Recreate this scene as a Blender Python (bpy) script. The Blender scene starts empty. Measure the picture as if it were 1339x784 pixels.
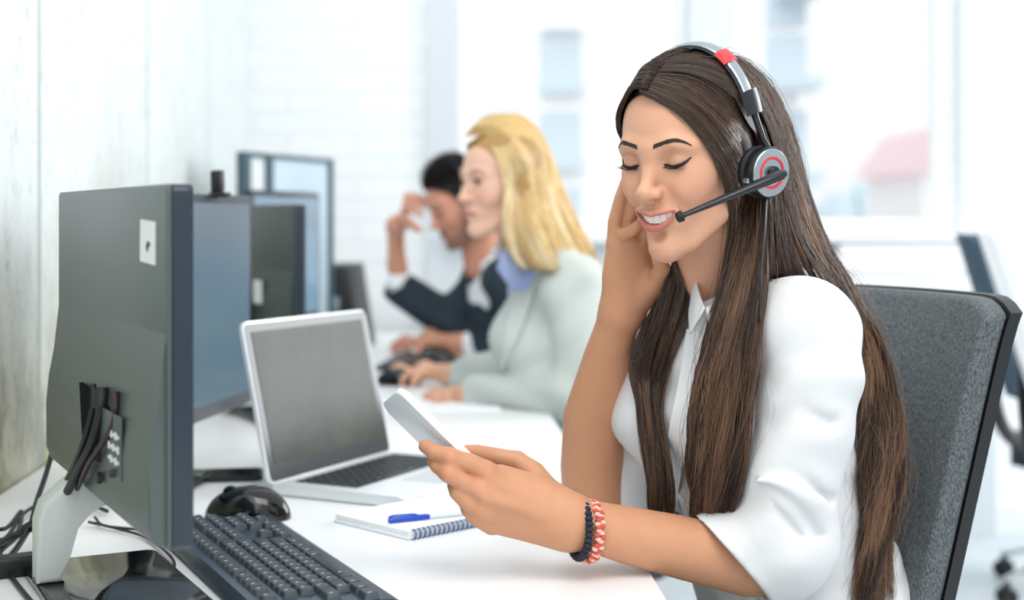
import bpy, bmesh, math, random
import numpy as np
from mathutils import Vector, Matrix, Euler, Quaternion
try:
    import openvdb as vdb
except Exception:
    vdb = None
random.seed(7)
rng = np.random.default_rng(7)
scene = bpy.context.scene
COL = scene.collection
PI = math.pi
R = math.radians
F_PX = 1900.0                      # focal length in pixels of the 1339 px wide frame
EYE = 1.14                         # camera height
DESK = 0.74
def W(px, py, Y):
    """world point seen at photo pixel (px, py) standing Y metres into the room"""
    return Vector(((px - 669.5) / F_PX * Y, Y, EYE - (py - 282.0) / F_PX * Y))
def Wd(px, py, z=DESK):
    """world point on the horizontal plane z seen at photo pixel"""
    Y = (EYE - z) * F_PX / (py - 282.0)
    return W(px, py, Y)

def lin(h):
    h = h.lstrip('#')
    out = []
    for i in (0, 2, 4):
        c = int(h[i:i+2], 16) / 255
        out.append(c / 12.92 if c <= .04045 else ((c + .055) / 1.055) ** 2.4)
    return (*out, 1)

def mat(name, color='#808080', rough=.5, metal=0., **kw):
    m = bpy.data.materials.new(name); m.use_nodes = True
    b = m.node_tree.nodes['Principled BSDF']
    b.inputs['Base Color'].default_value = lin(color)
    b.inputs['Roughness'].default_value = rough
    b.inputs['Metallic'].default_value = metal
    for k, v in kw.items():
        n = {'spec': 'Specular IOR Level', 'coat': 'Coat Weight', 'coatr': 'Coat Roughness', 'sheen': 'Sheen Weight',
             'sss': 'Subsurface Weight', 'sssr': 'Subsurface Scale', 'trans': 'Transmission Weight', 'alpha': 'Alpha', 'ior': 'IOR',
             'emit': 'Emission Color', 'emits': 'Emission Strength'}.get(k, k)
        if k == 'emit': v = lin(v)
        b.inputs[n].default_value = v
    return m
def N(m, t, **kw):
    n = m.node_tree.nodes.new(t)
    for k, v in kw.items():
        if hasattr(n, k): setattr(n, k, v)
        else: n.inputs[k.replace('_', ' ')].default_value = v
    return n
def L(m, a, b): m.node_tree.links.new(a, b)
def bsdf(m): return m.node_tree.nodes['Principled BSDF']
def ramp(m, src, stops):
    r = m.node_tree.nodes.new('ShaderNodeValToRGB')
    el = r.color_ramp.elements
    while len(el) < len(stops): el.new(.5)
    for e, (p, c) in zip(el, stops):
        e.position = p; e.color = lin(c) if isinstance(c, str) else (c, c, c, 1)
    L(m, src, r.inputs[0]); return r.outputs[0]
def coords(m, scale=(1, 1, 1), kind='Object', rot=(0, 0, 0)):
    t = N(m, 'ShaderNodeTexCoord'); mp = N(m, 'ShaderNodeMapping')
    mp.inputs['Scale'].default_value = scale; mp.inputs['Rotation'].default_value = rot
    L(m, t.outputs[kind], mp.inputs[0]); return mp.outputs[0]
def noise(m, vec, scale, detail=4, rough=.5, dist=0):
    n = N(m, 'ShaderNodeTexNoise'); n.inputs['Scale'].default_value = scale
    n.inputs['Detail'].default_value = detail; n.inputs['Roughness'].default_value = rough; n.inputs['Distortion'].default_value = dist
    L(m, vec, n.inputs['Vector']); return n.outputs['Fac']
def mixc(m, fac, a, b, typ='MIX'):
    n = N(m, 'ShaderNodeMix', data_type='RGBA', blend_type=typ)
    for s, v in ((0, fac), (6, a), (7, b)):
        if isinstance(v, (int, float)): n.inputs[s].default_value = v
        elif isinstance(v, str): n.inputs[s].default_value = lin(v)
        else: L(m, v, n.inputs[s])
    return n.outputs[2]
def bump(m, h, strength=.2, dist=.002):
    n = N(m, 'ShaderNodeBump'); n.inputs['Strength'].default_value = strength; n.inputs['Distance'].default_value = dist
    L(m, h, n.inputs['Height']); L(m, n.outputs[0], bsdf(m).inputs['Normal']); return n
def base(m, c): L(m, c, bsdf(m).inputs['Base Color'])

# ---------------------------------------------------------------- objects
def tag(o, label=None, cat=None, group=None, kind=None):
    if label: o['label'] = label
    if cat: o['category'] = cat
    if group: o['group'] = group
    if kind: o['kind'] = kind
    return o
def empty(name, loc, rz=0, label=None, cat=None, group=None):
    o = bpy.data.objects.new(name, None); COL.objects.link(o)
    o.location = loc; o.rotation_euler = (0, 0, rz); o.empty_display_size = .05
    return tag(o, label, cat, group)
def link(name, me, m=None, parent=None, smooth=False, loc=None, rz=None):
    o = bpy.data.objects.new(name, me); COL.objects.link(o)
    if m is not None:
        for k in (m if isinstance(m, (list, tuple)) else [m]): me.materials.append(k)
    if smooth and len(me.polygons): me.polygons.foreach_set('use_smooth', [True] * len(me.polygons))
    if parent is not None: o.parent = parent
    if loc is not None: o.location = loc
    if rz is not None: o.rotation_euler = (0, 0, rz)
    return o
def copy_tree(o, parent=None):
    c = o.copy(); COL.objects.link(c); c.parent = parent
    for ch in list(o.children): copy_tree(ch, c)
    return c

class MB:
    """collects shapes into one mesh"""
    def __init__(s): s.bm = bmesh.new(); s.mi = 0; s.M = Matrix()
    def _fin(s, vs, M=None):
        MM = s.M @ (M or Matrix())
        for v in vs: v.co = MM @ v.co
    def _faces(s, n0):
        s.bm.faces.ensure_lookup_table()
        for f in s.bm.faces[n0:]: f.material_index = s.mi
    def box(s, c, d, rot=(0, 0, 0), bev=0, seg=2, taper=None):
        n0 = len(s.bm.faces)
        r = bmesh.ops.create_cube(s.bm, size=1); vs = r['verts']
        for v in vs:
            if taper and v.co.z > 0: v.co.x *= taper[0]; v.co.y *= taper[1]
            v.co.x *= d[0]; v.co.y *= d[1]; v.co.z *= d[2]
        s._fin(vs, Matrix.Translation(c) @ Euler(rot).to_matrix().to_4x4())
        if bev:
            es = list({e for v in vs for e in v.link_edges})
            bmesh.ops.bevel(s.bm, geom=es, offset=bev, segments=seg, affect='EDGES', profile=.5)
        s._faces(n0); return s
    def tube(s, pts, r, seg=10, cap=True, flat=1.):
        """swept tube; r number or list"""
        pts = [Vector(p) for p in pts]; n = len(pts)
        rr = r if isinstance(r, (list, tuple)) else [r] * n
        n0 = len(s.bm.faces); rings = []
        t0 = (pts[1] - pts[0]).normalized()
        up = Vector((0, 0, 1)) if abs(t0.z) < .9 else Vector((1, 0, 0))
        nx = t0.cross(up).normalized()
        for i in range(n):
            t = (pts[min(i+1, n-1)] - pts[max(i-1, 0)]).normalized()
            nx = (nx - t * nx.dot(t)).normalized(); ny = t.cross(nx)
            rings.append([s.bm.verts.new(s.M @ (pts[i] + (nx * math.cos(a) + ny * flat * math.sin(a)) * rr[i])) for a in [2*PI*k/seg for k in range(seg)]])
        for a, b in zip(rings, rings[1:]):
            for k in range(seg): s.bm.faces.new((a[k], a[(k+1) % seg], b[(k+1) % seg], b[k]))
        if cap: s.bm.faces.new(rings[0][::-1]); s.bm.faces.new(rings[-1])
        s._faces(n0); return s
    def lathe(s, prof, c=(0, 0, 0), seg=32, rot=(0, 0, 0), sy=1.):
        n0 = len(s.bm.faces); M = s.M @ Matrix.Translation(c) @ Euler(rot).to_matrix().to_4x4()
        rings = []
        for r, z in prof:
            rings.append([s.bm.verts.new(M @ Vector((r*math.cos(a), r*sy*math.sin(a), z))) for a in [2*PI*k/seg for k in range(seg)]])
        for a, b in zip(rings, rings[1:]):
            for k in range(seg): s.bm.faces.new((a[k], a[(k+1) % seg], b[(k+1) % seg], b[k]))
        s.bm.faces.new(rings[0][::-1]); s.bm.faces.new(rings[-1])
        s._faces(n0); return s
    def prism(s, poly, h0, h1, axis='z', bev=0, seg=2):
        """extrude a 2D polygon"""
        n0 = len(s.bm.faces)
        def P3(p, h): return Vector((p[0], p[1], h)) if axis == 'z' else (Vector((p[0], h, p[1])) if axis == 'y' else Vector((h, p[0], p[1])))
        a = [s.bm.verts.new(s.M @ P3(p, h0)) for p in poly]; b = [s.bm.verts.new(s.M @ P3(p, h1)) for p in poly]
        n = len(poly)
        fs = [s.bm.faces.new(a[::-1]), s.bm.faces.new(b)] + [s.bm.faces.new((a[i], a[(i+1) % n], b[(i+1) % n], b[i])) for i in range(n)]
        if bev:
            es = list({e for f in fs[:2] for e in f.edges})
            bmesh.ops.bevel(s.bm, geom=es, offset=bev, segments=seg, affect='EDGES', profile=.5)
        s._faces(n0); return s
    def quad(s, *p):
        n0 = len(s.bm.faces)
        s.bm.faces.new([s.bm.verts.new(s.M @ Vector(q)) for q in p]); s._faces(n0); return s
    def build(s, name, m=None, parent=None, smooth=True, **kw):
        bmesh.ops.recalc_face_normals(s.bm, faces=s.bm.faces)
        me = bpy.data.meshes.new(name); s.bm.to_mesh(me); s.bm.free()
        o = link(name, me, m, parent, smooth, **kw)
        if smooth:
            try: me.set_sharp_from_angle(angle=R(40))
            except Exception: pass
        return o
def rrect(w, h, r, n=5, cx=0, cy=0):
    pts = []
    for sx, sy, a0 in ((1, 1, 0), (-1, 1, 90), (-1, -1, 180), (1, -1, 270)):
        for k in range(n + 1):
            a = R(a0 + 90 * k / n)
            pts.append((cx + sx * (w/2 - r) + r * math.cos(a), cy + sy * (h/2 - r) + r * math.sin(a)))
    return pts
def spline(pts, n=8):
    """Catmull-Rom through points"""
    P = [np.array(p, float) for p in pts]; P = [2*P[0]-P[1]] + P + [2*P[-1]-P[-2]]; out = []
    for i in range(1, len(P) - 2):
        for k in range(n):
            t = k / n
            out.append(.5*((2*P[i]) + (P[i+1]-P[i-1])*t + (2*P[i-1]-5*P[i]+4*P[i+1]-P[i+2])*t*t + (3*P[i]-P[i-1]-3*P[i+1]+P[i+2])*t**3))
    out.append(P[-2]); return out
# ---------------------------------------------------------------- camera, world, light
cam = bpy.data.cameras.new('camera'); camo = bpy.data.objects.new('camera', cam); COL.objects.link(camo)
camo.location = (0, 0, EYE); camo.rotation_euler = (PI/2, 0, 0)
cam.sensor_width = 36; cam.lens = 36 * F_PX / 1339; cam.shift_y = -(392 - 282) / 1339
cam.clip_start = .05; cam.clip_end = 300
cam.dof.use_dof = True; cam.dof.focus_distance = 1.6; cam.dof.aperture_fstop = 3.0
scene.camera = camo
scene.view_settings.view_transform = 'Standard'; scene.view_settings.look = 'None'
scene.view_settings.gamma = 1; scene.view_settings.use_curve_mapping = False
scene.view_settings.exposure = 0.34
w = bpy.data.worlds.new('sky'); scene.world = w; w.use_nodes = True
nt = w.node_tree; bg = nt.nodes['Background']
tc = nt.nodes.new('ShaderNodeTexCoord'); sp = nt.nodes.new('ShaderNodeSeparateXYZ'); cr = nt.nodes.new('ShaderNodeValToRGB')
mr = nt.nodes.new('ShaderNodeMapRange'); mr.inputs[1].default_value = -1; mr.inputs[2].default_value = 1
nt.links.new(tc.outputs['Generated'], sp.inputs[0]); nt.links.new(sp.outputs['Z'], mr.inputs[0]); nt.links.new(mr.outputs[0], cr.inputs[0])
cr.color_ramp.elements[0].position = .45; cr.color_ramp.elements[0].color = (.62, .63, .65, 1)
cr.color_ramp.elements[1].position = .52; cr.color_ramp.elements[1].color = (.93, .97, 1.0, 1)
nt.links.new(cr.outputs[0], bg.inputs['Color']); bg.inputs['Strength'].default_value = .88
def area(name, loc, target, size, energy, color=(1, 1, 1)):
    l = bpy.data.lights.new(name, 'AREA'); l.shape = 'RECTANGLE'; l.size, l.size_y = size; l.energy = energy; l.color = color
    o = bpy.data.objects.new(name, l); COL.objects.link(o); o.location = loc
    o.rotation_euler = (Vector(target) - Vector(loc)).to_track_quat('-Z', 'Y').to_euler(); return o
sl = bpy.data.lights.new('soft_sun', 'SUN'); sl.energy = 1.15; sl.angle = R(70); sl.color = (1, .985, .96)  # broad sun lamp added as key light; also brightens the facades
so = bpy.data.objects.new('soft_sun', sl); COL.objects.link(so); so.rotation_euler = Vector((.28, .72, -.70)).to_track_quat('-Z', 'Y').to_euler()
area('ceiling_panel_light', (.5, .6, 2.75), (.3, 1.6, .8), (1.2, 1.2), 16, (1, .96, .9))  # fill lamp added overhead; there is no ceiling panel
area('window_daylight', (3.2, 3.6, 2.0), (.3, 1.7, 1.0), (1.8, 1.6), 60, (.95, .98, 1))  # rim lamp added inside the room, standing in for daylight from windows

# ---------------------------------------------------------------- room; local x runs across, y along the left wall
YAW = math.atan(.0595)             # the room is turned a little to the left of the view
CY, SY = math.cos(YAW), math.sin(YAW)
def RM(u, v, z=0):                 # room coordinates -> world
    return Vector((u * CY - v * SY, u * SY + v * CY, z))
WL = -.615                         # left wall plane
BV = 5.1                           # back wall distance

m_conc = mat('whitewashed_concrete', '#eef2f2', .9)
v = coords(m_conc, (1, 1, 1))
n1 = noise(m_conc, coords(m_conc, (1, 5, 1.6)), 5, 6, .65, .6)
n2 = noise(m_conc, coords(m_conc, (1, 9, 3)), 9, 5, .7)
sepz = N(m_conc, 'ShaderNodeSeparateXYZ'); L(m_conc, v, sepz.inputs[0])
n3 = noise(m_conc, v, 1.6, 3, .5)
hz = N(m_conc, 'ShaderNodeMath', operation='MULTIPLY_ADD'); L(m_conc, n3, hz.inputs[0]); hz.inputs[1].default_value = .7; L(m_conc, sepz.outputs['Z'], hz.inputs[2])
stain_h = ramp(m_conc, hz.outputs[0], [(0, 1.0), (.98, 1.0), (1.0, 1.0)])
mrn = N(m_conc, 'ShaderNodeMapRange'); L(m_conc, hz.outputs[0], mrn.inputs[0])
mrn.inputs[1].default_value = 1.05; mrn.inputs[2].default_value = 1.56; mrn.inputs[3].default_value = 1; mrn.inputs[4].default_value = 0
c1 = mixc(m_conc, ramp(m_conc, n1, [(.5, 0.), (.72, .5)]), '#e9eeed', '#c4cecc')
c2 = mixc(m_conc, ramp(m_conc, n2, [(.58, 0.), (.68, .8)]), c1, '#8b9b98')
n4 = noise(m_conc, coords(m_conc, (1, 2.2, 1.3)), 7, 7, .68, .4)
yl = mixc(m_conc, ramp(m_conc, n4, [(.40, 0.), (.62, 1.)]), '#d6d4ba', '#86815c')
c3 = mixc(m_conc, mrn.outputs[0], c2, yl)
# plank joints left by the formwork
wy = N(m_conc, 'ShaderNodeMath', operation='ADD'); L(m_conc, sepz.outputs['Y'], wy.inputs[0]); wy.inputs[1].default_value = -.55 + 4.5
wm = N(m_conc, 'ShaderNodeMath', operation='MODULO'); L(m_conc, wy.outputs[0], wm.inputs[0]); wm.inputs[1].default_value = .9
jl = ramp(m_conc, wm.outputs[0], [(0, 1.), (.012, 1.), (.02, 0.)])
c4 = mixc(m_conc, jl, c3, '#a9b5b3'); base(m_conc, c4)
bump(m_conc, n1, .25, .004)
m_brick = mat('white_painted_brick', '#eef1f3', .75)
bt = N(m_brick, 'ShaderNodeTexBrick'); L(m_brick, coords(m_brick, (1, 1, 1), rot=(R(90), 0, 0)), bt.inputs['Vector'])
for k_, v_ in (('Scale', 1), ('Mortar Size', .006), ('Mortar Smooth', .6), ('Brick Width', .24), ('Row Height', .075)): bt.inputs[k_].default_value = v_
bt.inputs['Color1'].default_value = lin('#f6f8fa'); bt.inputs['Color2'].default_value = lin('#f3f6f8'); bt.inputs['Mortar'].default_value = lin('#eaeef1')
base(m_brick, bt.outputs[0]); bi = N(m_brick, 'ShaderNodeMath', operation='SUBTRACT'); bi.inputs[0].default_value = 1; L(m_brick, bt.outputs['Fac'], bi.inputs[1]); bump(m_brick, bi.outputs[0], .25, .004)
m_plaster = mat('white_plaster', '#d6dde1', .8)
m_white = mat('white_paint', '#f0f3f4', .45)
m_floor = mat('pale_floor', '#c9d3d8', .35)
base(m_floor, ramp(m_floor, noise(m_floor, coords(m_floor), 3, 4), [(.3, '#bfcbd1'), (.7, '#d5dce0')]))

def struct(name, mb, m, rz=YAW):
    o = mb.build(name, m, smooth=False); o.rotation_euler = (0, 0, rz); o['kind'] = 'structure'; return o
struct('floor', MB().box((1.5, 2.3, -.05), (5.2, 7.2, .1)), m_floor)
struct('wall_left', MB().box((WL - .1, 2.1, 1.5), (.2, 6.4, 3.0)), m_conc)
XW0, XW1, XM0, XM1 = .095, 1.87, .925, 1.075      # window opening and mullion, in room u at v = 5.1
def uroom(px, vv=BV):                           # u of a photo column on the plane v
    k = (px - 669.5) / F_PX                     # X = k Y ; X = u c - v s ; Y = u s + v c
    return vv * (k * CY + SY) / (CY - k * SY)
XW0, XM0, XM1, XW1 = uroom(600), uroom(907), uroom(960), uroom(1252)
SILL = 1.082
wb = MB()
wb.box(((WL + XW0)/2, BV + .12, 1.5), (XW0 - WL, .24, 3.0))
wb.box(((XW1 + 4.1)/2, BV + .12, 1.5), (4.1 - XW1, .24, 3.0))
wb.box(((XW0 + XW1)/2, BV + .12, SILL/2 - .02), (XW1 - XW0, .24, SILL - .04))
wb.box(((XW0 + XW1)/2, BV + .12, 2.85), (XW1 - XW0, .24, .3))
struct('wall_back', wb, m_brick)
struct('trim_1', MB().box((XW0 - .055, BV - .01, 1.5), (.11, .04, 3.0)), m_plaster)
struct('trim_2', MB().box((XW1 + .065, BV - .01, 1.5), (.13, .04, 3.0)), m_plaster)
struct('trim_3', MB().box(((XW0 + XW1)/2, BV + .02, SILL - .015), (XW1 - XW0 + .1, .3, .03)), m_white)
struct('trim_4', MB().box(((XM0 + XM1)/2, BV + .12, (SILL + 2.7)/2), (XM1 - XM0 + .02, .2, 2.7 - SILL)), m_plaster)
struct('baseboard_back', MB().box(((WL + 4.1)/2, BV - .008, .05), (4.1 - WL, .016, .1)), m_white)
m_glass = bpy.data.materials.new('window_glass'); m_glass.use_nodes = True
g_ = m_glass.node_tree; g_.nodes.remove(g_.nodes['Principled BSDF'])
tr = g_.nodes.new('ShaderNodeBsdfTransparent'); gl = g_.nodes.new('ShaderNodeBsdfGlossy'); gl.inputs['Roughness'].default_value = .02
mx = g_.nodes.new('ShaderNodeMixShader'); mx.inputs[0].default_value = .05
g_.links.new(tr.outputs[0], mx.inputs[1]); g_.links.new(gl.outputs[0], mx.inputs[2]); g_.links.new(mx.outputs[0], g_.nodes['Material Output'].inputs[0])
for i, (a, b) in enumerate(((XW0, XM0), (XM1, XW1))):
    f = MB(); zc, hh = (SILL + 2.7)/2, 2.7 - SILL
    for x in (a + .02, b - .02): f.box((x, BV + .14, zc), (.05, .07, hh), bev=.004)
    for z in (SILL + .02, 2.68): f.box(((a+b)/2, BV + .14, z), (b - a - .05, .07, .05), bev=.004)
    if i == 1: f.box(((a+b)/2 + .0, BV + .14, 2.2), (b - a - .05, .06, .05), bev=.004)
    o = struct(f'window_{i+1}', f, m_white)
    g = MB().box(((a+b)/2, BV + .14, zc), (b - a - .08, .006, hh - .06)).build('glass_pane', m_glass, o, False)

# ---------------------------------------------------------------- outside
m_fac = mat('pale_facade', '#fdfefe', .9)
m_facw = mat('facade_window', '#cddde7', .5); m_roof = mat('pale_red_roof', '#f0d3d8', .8); m_redst = mat('pink_red_panel', '#ee9fb1', .8)  # haze of distance put into the roof and panel colours
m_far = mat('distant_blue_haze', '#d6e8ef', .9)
def at_out(px, py, Y): return W(px, py, Y)
b = empty('apartment_building', W(825, 290, 30) * Vector((1, 1, 0)), 0, 'pale apartment block with balconies outside the window behind the blonde woman', 'building')
b.location.z = -8
p0, p1 = W(560, 0, 30).x - b.location.x, W(1043, 0, 30).x - b.location.x
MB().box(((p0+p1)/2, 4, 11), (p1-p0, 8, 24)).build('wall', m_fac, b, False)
for px in (705, 1000, 628):
    for k, zc in enumerate((17.6, 15.0+.85, 13.4+.7, 12.35)):
        if px == 628 and k % 2: continue
        x = W(px + 27, 0, 30).x - b.location.x
        ztop = EYE - (([-40, 45, 145, 245][k]) - 282)/F_PX*30 - b.location.z
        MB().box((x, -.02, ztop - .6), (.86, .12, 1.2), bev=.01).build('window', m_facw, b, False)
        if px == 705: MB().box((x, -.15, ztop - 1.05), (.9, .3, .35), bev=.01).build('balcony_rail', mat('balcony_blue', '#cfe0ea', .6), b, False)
for k in range(4):
    MB().box((p1 - .1, -.5, 15.6 - k*1.9), (.8, 1.2, .25)).build('balcony', m_facw, b, False)
h = empty('gabled_house', (W(1235, 0, 40).x, 40, -6), 0, 'pale house with pinkish red roof outside the right window', 'building')
MB().box((1.2, 3, 6.8), (3.6, 6, 4.3)).build('wall', m_fac, h, False)
MB().prism([(-1.1, 8.3), (-.2, 9.6), (3.6, 9.6), (3.2, 8.3)], -.2, 6, 'y').build('roof', m_roof, h, False)
MB().box((.0, -.05, 7.0), (.42, .1, 2.2)).build('painted_panel', m_redst, h, False)
for i, (px, w_, hgt) in enumerate(((1106, .95, 1.0), (1142, .95, 1.4), (1177, .95, 1.9))):
    q = W(px, 300, 55)
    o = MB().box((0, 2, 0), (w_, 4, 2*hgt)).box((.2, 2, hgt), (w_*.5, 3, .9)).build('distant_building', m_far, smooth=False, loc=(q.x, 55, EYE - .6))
    tag(o, ['bluish distant rooftop furthest left in the right window', 'bluish distant block in the middle of the far skyline', 'tallest bluish distant block beside the gabled house'][i], 'building', 'distant skyline')

# panel radiator under the window
rx0, rx1 = uroom(1085), uroom(1262); rc_ = RM((rx0 + rx1)/2, BV - .08)
rad = empty('panel_radiator', (rc_.x, rc_.y, .46), YAW, 'white panel radiator on the back wall under the right window', 'radiator')
MB().box((0, 0, .30), (rx1 - rx0, .07, .56), bev=.008).build('panel', m_white, rad, False)
gr = MB()
for k in range(4): gr.box((0, -.037, .11 + k*.125), (rx1 - rx0 - .04, .006, .012), bev=.001)
gr.build('ridges', m_plaster, rad)
MB().box((0, 0, .585), (rx1 - rx0 - .03, .05, .012)).build('top_grille', m_plaster, rad)
for sx in (-1, 1): MB().box((sx*(rx1 - rx0)*.35, .05, .3), (.03, .05, .4)).build('wall_bracket', m_white, rad)
# ---------------------------------------------------------------- desks
m_desk = mat('white_laminate', '#f4f6f8', .32, spec=.4)
m_leg = mat('grey_metal', '#a9b0b4', .4, .6)
m_black = mat('black_plastic', '#14181b', .45)
m_gloss = mat('glossy_black_plastic', '#070a0c', .08, spec=.6)
m_navy = mat('dark_blue_grey_bezel', '#1d2b38', .3)
m_mback = mat('grey_monitor_shell', '#465251', .34, spec=.5)
m_label = mat('paper_label', '#d8dbd8', .7)
m_ink = mat('dark_ink', '#3a4044', .7)
def edge_u(v): return WL + .868
for i, (v0, v1) in enumerate(((.55, 2.450), (2.4515, 4.98))):
    c = RM(WL + .004 + .432, (v0+v1)/2, 0)
    d = empty('office_desk', (c.x, c.y, 0), YAW, ['white office desk in front with the laptop, keyboard and notepad on it', 'white office desk further along the wall where the blonde woman and the man work'][i], 'desk', 'desks along the left wall')
    MB().box((0, 0, DESK - .0125), (.862, v1 - v0, .025), bev=.0015, seg=1).build('desktop', m_desk, d)
    for sx in (-1, 1):
        for sy in (-1, 1):
            MB().box((sx*.37, sy*((v1-v0)/2 - .06), (DESK-.025)/2), (.05, .05, DESK - .025), bev=.004).build('leg', m_leg, d)
    MB().box((-.37, 0, DESK - .06), (.03, v1 - v0 - .17, .06)).build('rail', m_leg, d)

# ---------------------------------------------------------------- monitors; local x runs along the panel, screen faces local +y
def screen_mat(name, c0, c1, e=.0, rough=.22):
    m = mat(name, '#0a0e12', rough, spec=.5)
    cc = coords(m, (1, 1, 1), 'Generated')
    s_ = N(m, 'ShaderNodeSeparateXYZ'); L(m, cc, s_.inputs[0])
    col = ramp(m, s_.outputs['Z'], [(0, c0), (1, c1)])
    L(m, col, bsdf(m).inputs['Emission Color']); bsdf(m).inputs['Emission Strength'].default_value = e
    return m
m_scrA = screen_mat('switched_on_blue_screen', '#5d86a0', '#86a6bb', .40)
m_scrB = screen_mat('pale_blue_screen', '#8fb3cc', '#a2c2d8', .6)
m_stand = mat('light_grey_stand', '#c3cac8', .45)
m_alu = mat('aluminium', '#d9dee0', .35, .5)
def monitor(near, far, ztop, zbot, flip, label, scr, shell, stand='plain', th=.024, bs=(.15, .13, 0, -.045)):
    """near and far are the floor points of the panel's two ends"""
    near, far = Vector(near), Vector(far); wd = (far - near).length; hh = ztop - zbot
    c = (near + far)/2; ang = math.atan2((far-near).y, (far-near).x)
    if flip: ang += PI
    t = empty('computer_monitor', (c.x, c.y, DESK), ang, label, 'monitor', 'monitors along the wall')
    z0 = zbot - DESK; zc = z0 + hh/2
    # shell at local -y, bezel and screen at +y
    sh = MB(); sh.prism(rrect(wd, hh, .008, 3, 0, zc), -th/2, -th/2 + .005, 'y', bev=.002)
    o = sh.build('casing', shell, t)
    y0 = -th/2; bz = z0 + hh*.06
    MB().prism([(y0 + .001, z0 + hh*.62), (y0 - .001, z0 + hh*.56), (y0 - .006, z0 + hh*.42), (y0 - .012, z0 + hh*.32), (y0 - .015, z0 + hh*.22), (y0 - .015, z0 + .02), (y0 - .010, z0 + .006), (y0 + .001, z0 + .003)], -wd/2 + .003, wd/2 - .003, 'x', bev=.002, seg=2).build('rear_housing', shell, t)
    fr = MB(); r0 = rrect(wd, hh, .008, 3, 0, zc)
    fr.prism(r0, -th/2 + .005, th/2, 'y', bev=.0015)
    fr.build('bezel', m_navy, t)
    MB().box((0, th/2 + .0006, zc + .004), (wd - .03, .0012, hh - .036)).build('screen', scr, t, False)
    if stand == 'plain':
        MB().box((0, -.05, .125), (.07, .022, .23), rot=(R(-6), 0, 0), bev=.006).build('stand_neck', m_black, t)
        MB().prism(rrect(bs[0], bs[1], .02, 4, bs[2], bs[3]), 0.0, .012, 'z', bev=.004).build('stand_base', m_gloss, t)
    return t, z0, wd, hh, th
def XY(p, Y): return Vector(((p - 669.5)/F_PX*Y, Y, 0))
zt = lambda py, Y: EYE - (py - 282)/F_PX*Y
M1n, M1f = XY(236, 1.275), XY(90, 1.75)
t, z0, wd, hh, th = monitor(M1n, M1f, zt(240, 1.275), zt(720, 1.275), True, 'nearest grey monitor seen from behind with cables plugged into its back', m_scrA, m_mback, 'custom')
# local frame of monitor 1: flip -> local +x points to the near end, local -y is the visible back
MON1 = t
lb = MB().box((wd/2 - .068, -th/2 - .0008, z0 + hh - .052), (.058, .0012, .039), rot=(0, R(2), 0)).build('paper_label', m_label, t, False)
il = MB(); il.box((wd/2 - .066, -th/2 - .0018, z0 + hh - .056), (.006, .0008, .008), rot=(0, R(40), 0)).box((wd/2 - .060, -th/2 - .0018, z0 + hh - .054), (.007, .0008, .004)); il.build('scribble', m_ink, lb, False)
# recess shade as a flat dark patch, plate and ports (heights above the desk)
ry = -th/2 - .0155; zr = .213
rc = MB(); rc.prism([(-.050, zr + .010), (.035, zr + .006), (.090, zr - .002), (.090, zr - .030), (.010, zr - .040), (-.010, zr - .080), (-.025, zr - .080)], ry - .0005, ry + .004, 'y')
rc.build('port_recess', mat('dark_recess', '#05080a', .9, spec=.1), t, False)
pp = MB(); pp.box((.098, ry - .0002, zr - .032), (.120, .0015, .060), bev=.0005); pl = pp.build('port_plate', mat('port_plate', '#4c5a5b', .4, .2), t)
lbm = MB()
for k in range(5):
    for j in range(3): lbm.box((.106 + k*.010, ry - .0014, zr - .022 - j*.012), (.008, .0008, .007 if (k + j) % 2 else .003))
lbm.build('label_marks', m_label, t, False)
for x, zz, r_ in ((.060, -.050, .008), (.068, -.072, .006), (.13, -.058, .004)):
    MB().lathe([(r_, 0), (r_, .004), (r_*.8, .005)], (x, ry - .001, zr + zz), 14, (R(90), 0, 0)).build('socket', m_black, t)
# bent light grey bracket
st = MB(); pz = z0
prof = [(.014, pz + .004), (.014, pz - .014), (-.020, pz - .020), (-.034, pz - .036), (-.042, pz - .065), (-.042, .012), (-.070, .012), (-.070, pz - .030), (-.064, pz - .010), (-.040, pz + .010), (-.022, pz + .020), (.004, pz + .020)]
st.prism(prof, -.094, -.052, 'x', bev=.006, seg=3)
st.build('stand_bracket', m_stand, t)
MB().lathe([(.016, .0), (.016, .004), (.014, .006)], (-.074, -.056, .010), 32).build('swivel_collar', m_mback, t)
MB().prism(rrect(.27, .150, .012, 4, -.032, .005), .001, .012, 'z', bev=.003).build('stand_base', m_gloss, t)

monitor(XY(140, 1.88), XY(320, 2.40), zt(256, 2.40), zt(525, 2.40), True, 'dark blue monitor just behind the nearest one, its lit screen towards the camera', m_scrA, m_mback)
M3n = XY(392, 2.72); M3f = M3n + Vector((-.245, .475, 0))
t3, z3, w3, h3, th3 = monitor(M3n, M3f, zt(267, 2.72), zt(480, 2.72), True, 'third monitor, dark shell facing the camera with a white paper label on it', m_scrA, mat('dark_green_grey_shell', '#2b3734', .4), bs=(.30, .17, .12, .03))
MB().box((.078, -th3/2 - .0100, z3 + h3 - .172), (.046, .004, .046)).build('paper_label', m_label, t3, False)
monitor(XY(322, 3.32), XY(412, 3.80), zt(252, 3.80), zt(415, 3.80), True, 'pale blue lit monitor standing behind the dark labelled one', m_scrB, m_mback)
# webcam-like dark block on the second monitor
wc = W(281, 251, 2.2)
o = empty('webcam', (wc.x - .004, 2.24, zt(252, 2.24) + .0), math.atan2(.52, .1), 'small black webcam perched on top of the second monitor', 'webcam')
MB().box((0, 0, .018), (.017, .018, .034), rot=(0, R(-4), 0), bev=.003).build('body', m_black, o)
MB().box((0, -.004, -.003), (.02, .03, .008), bev=.002).build('clip', m_black, o)
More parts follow.
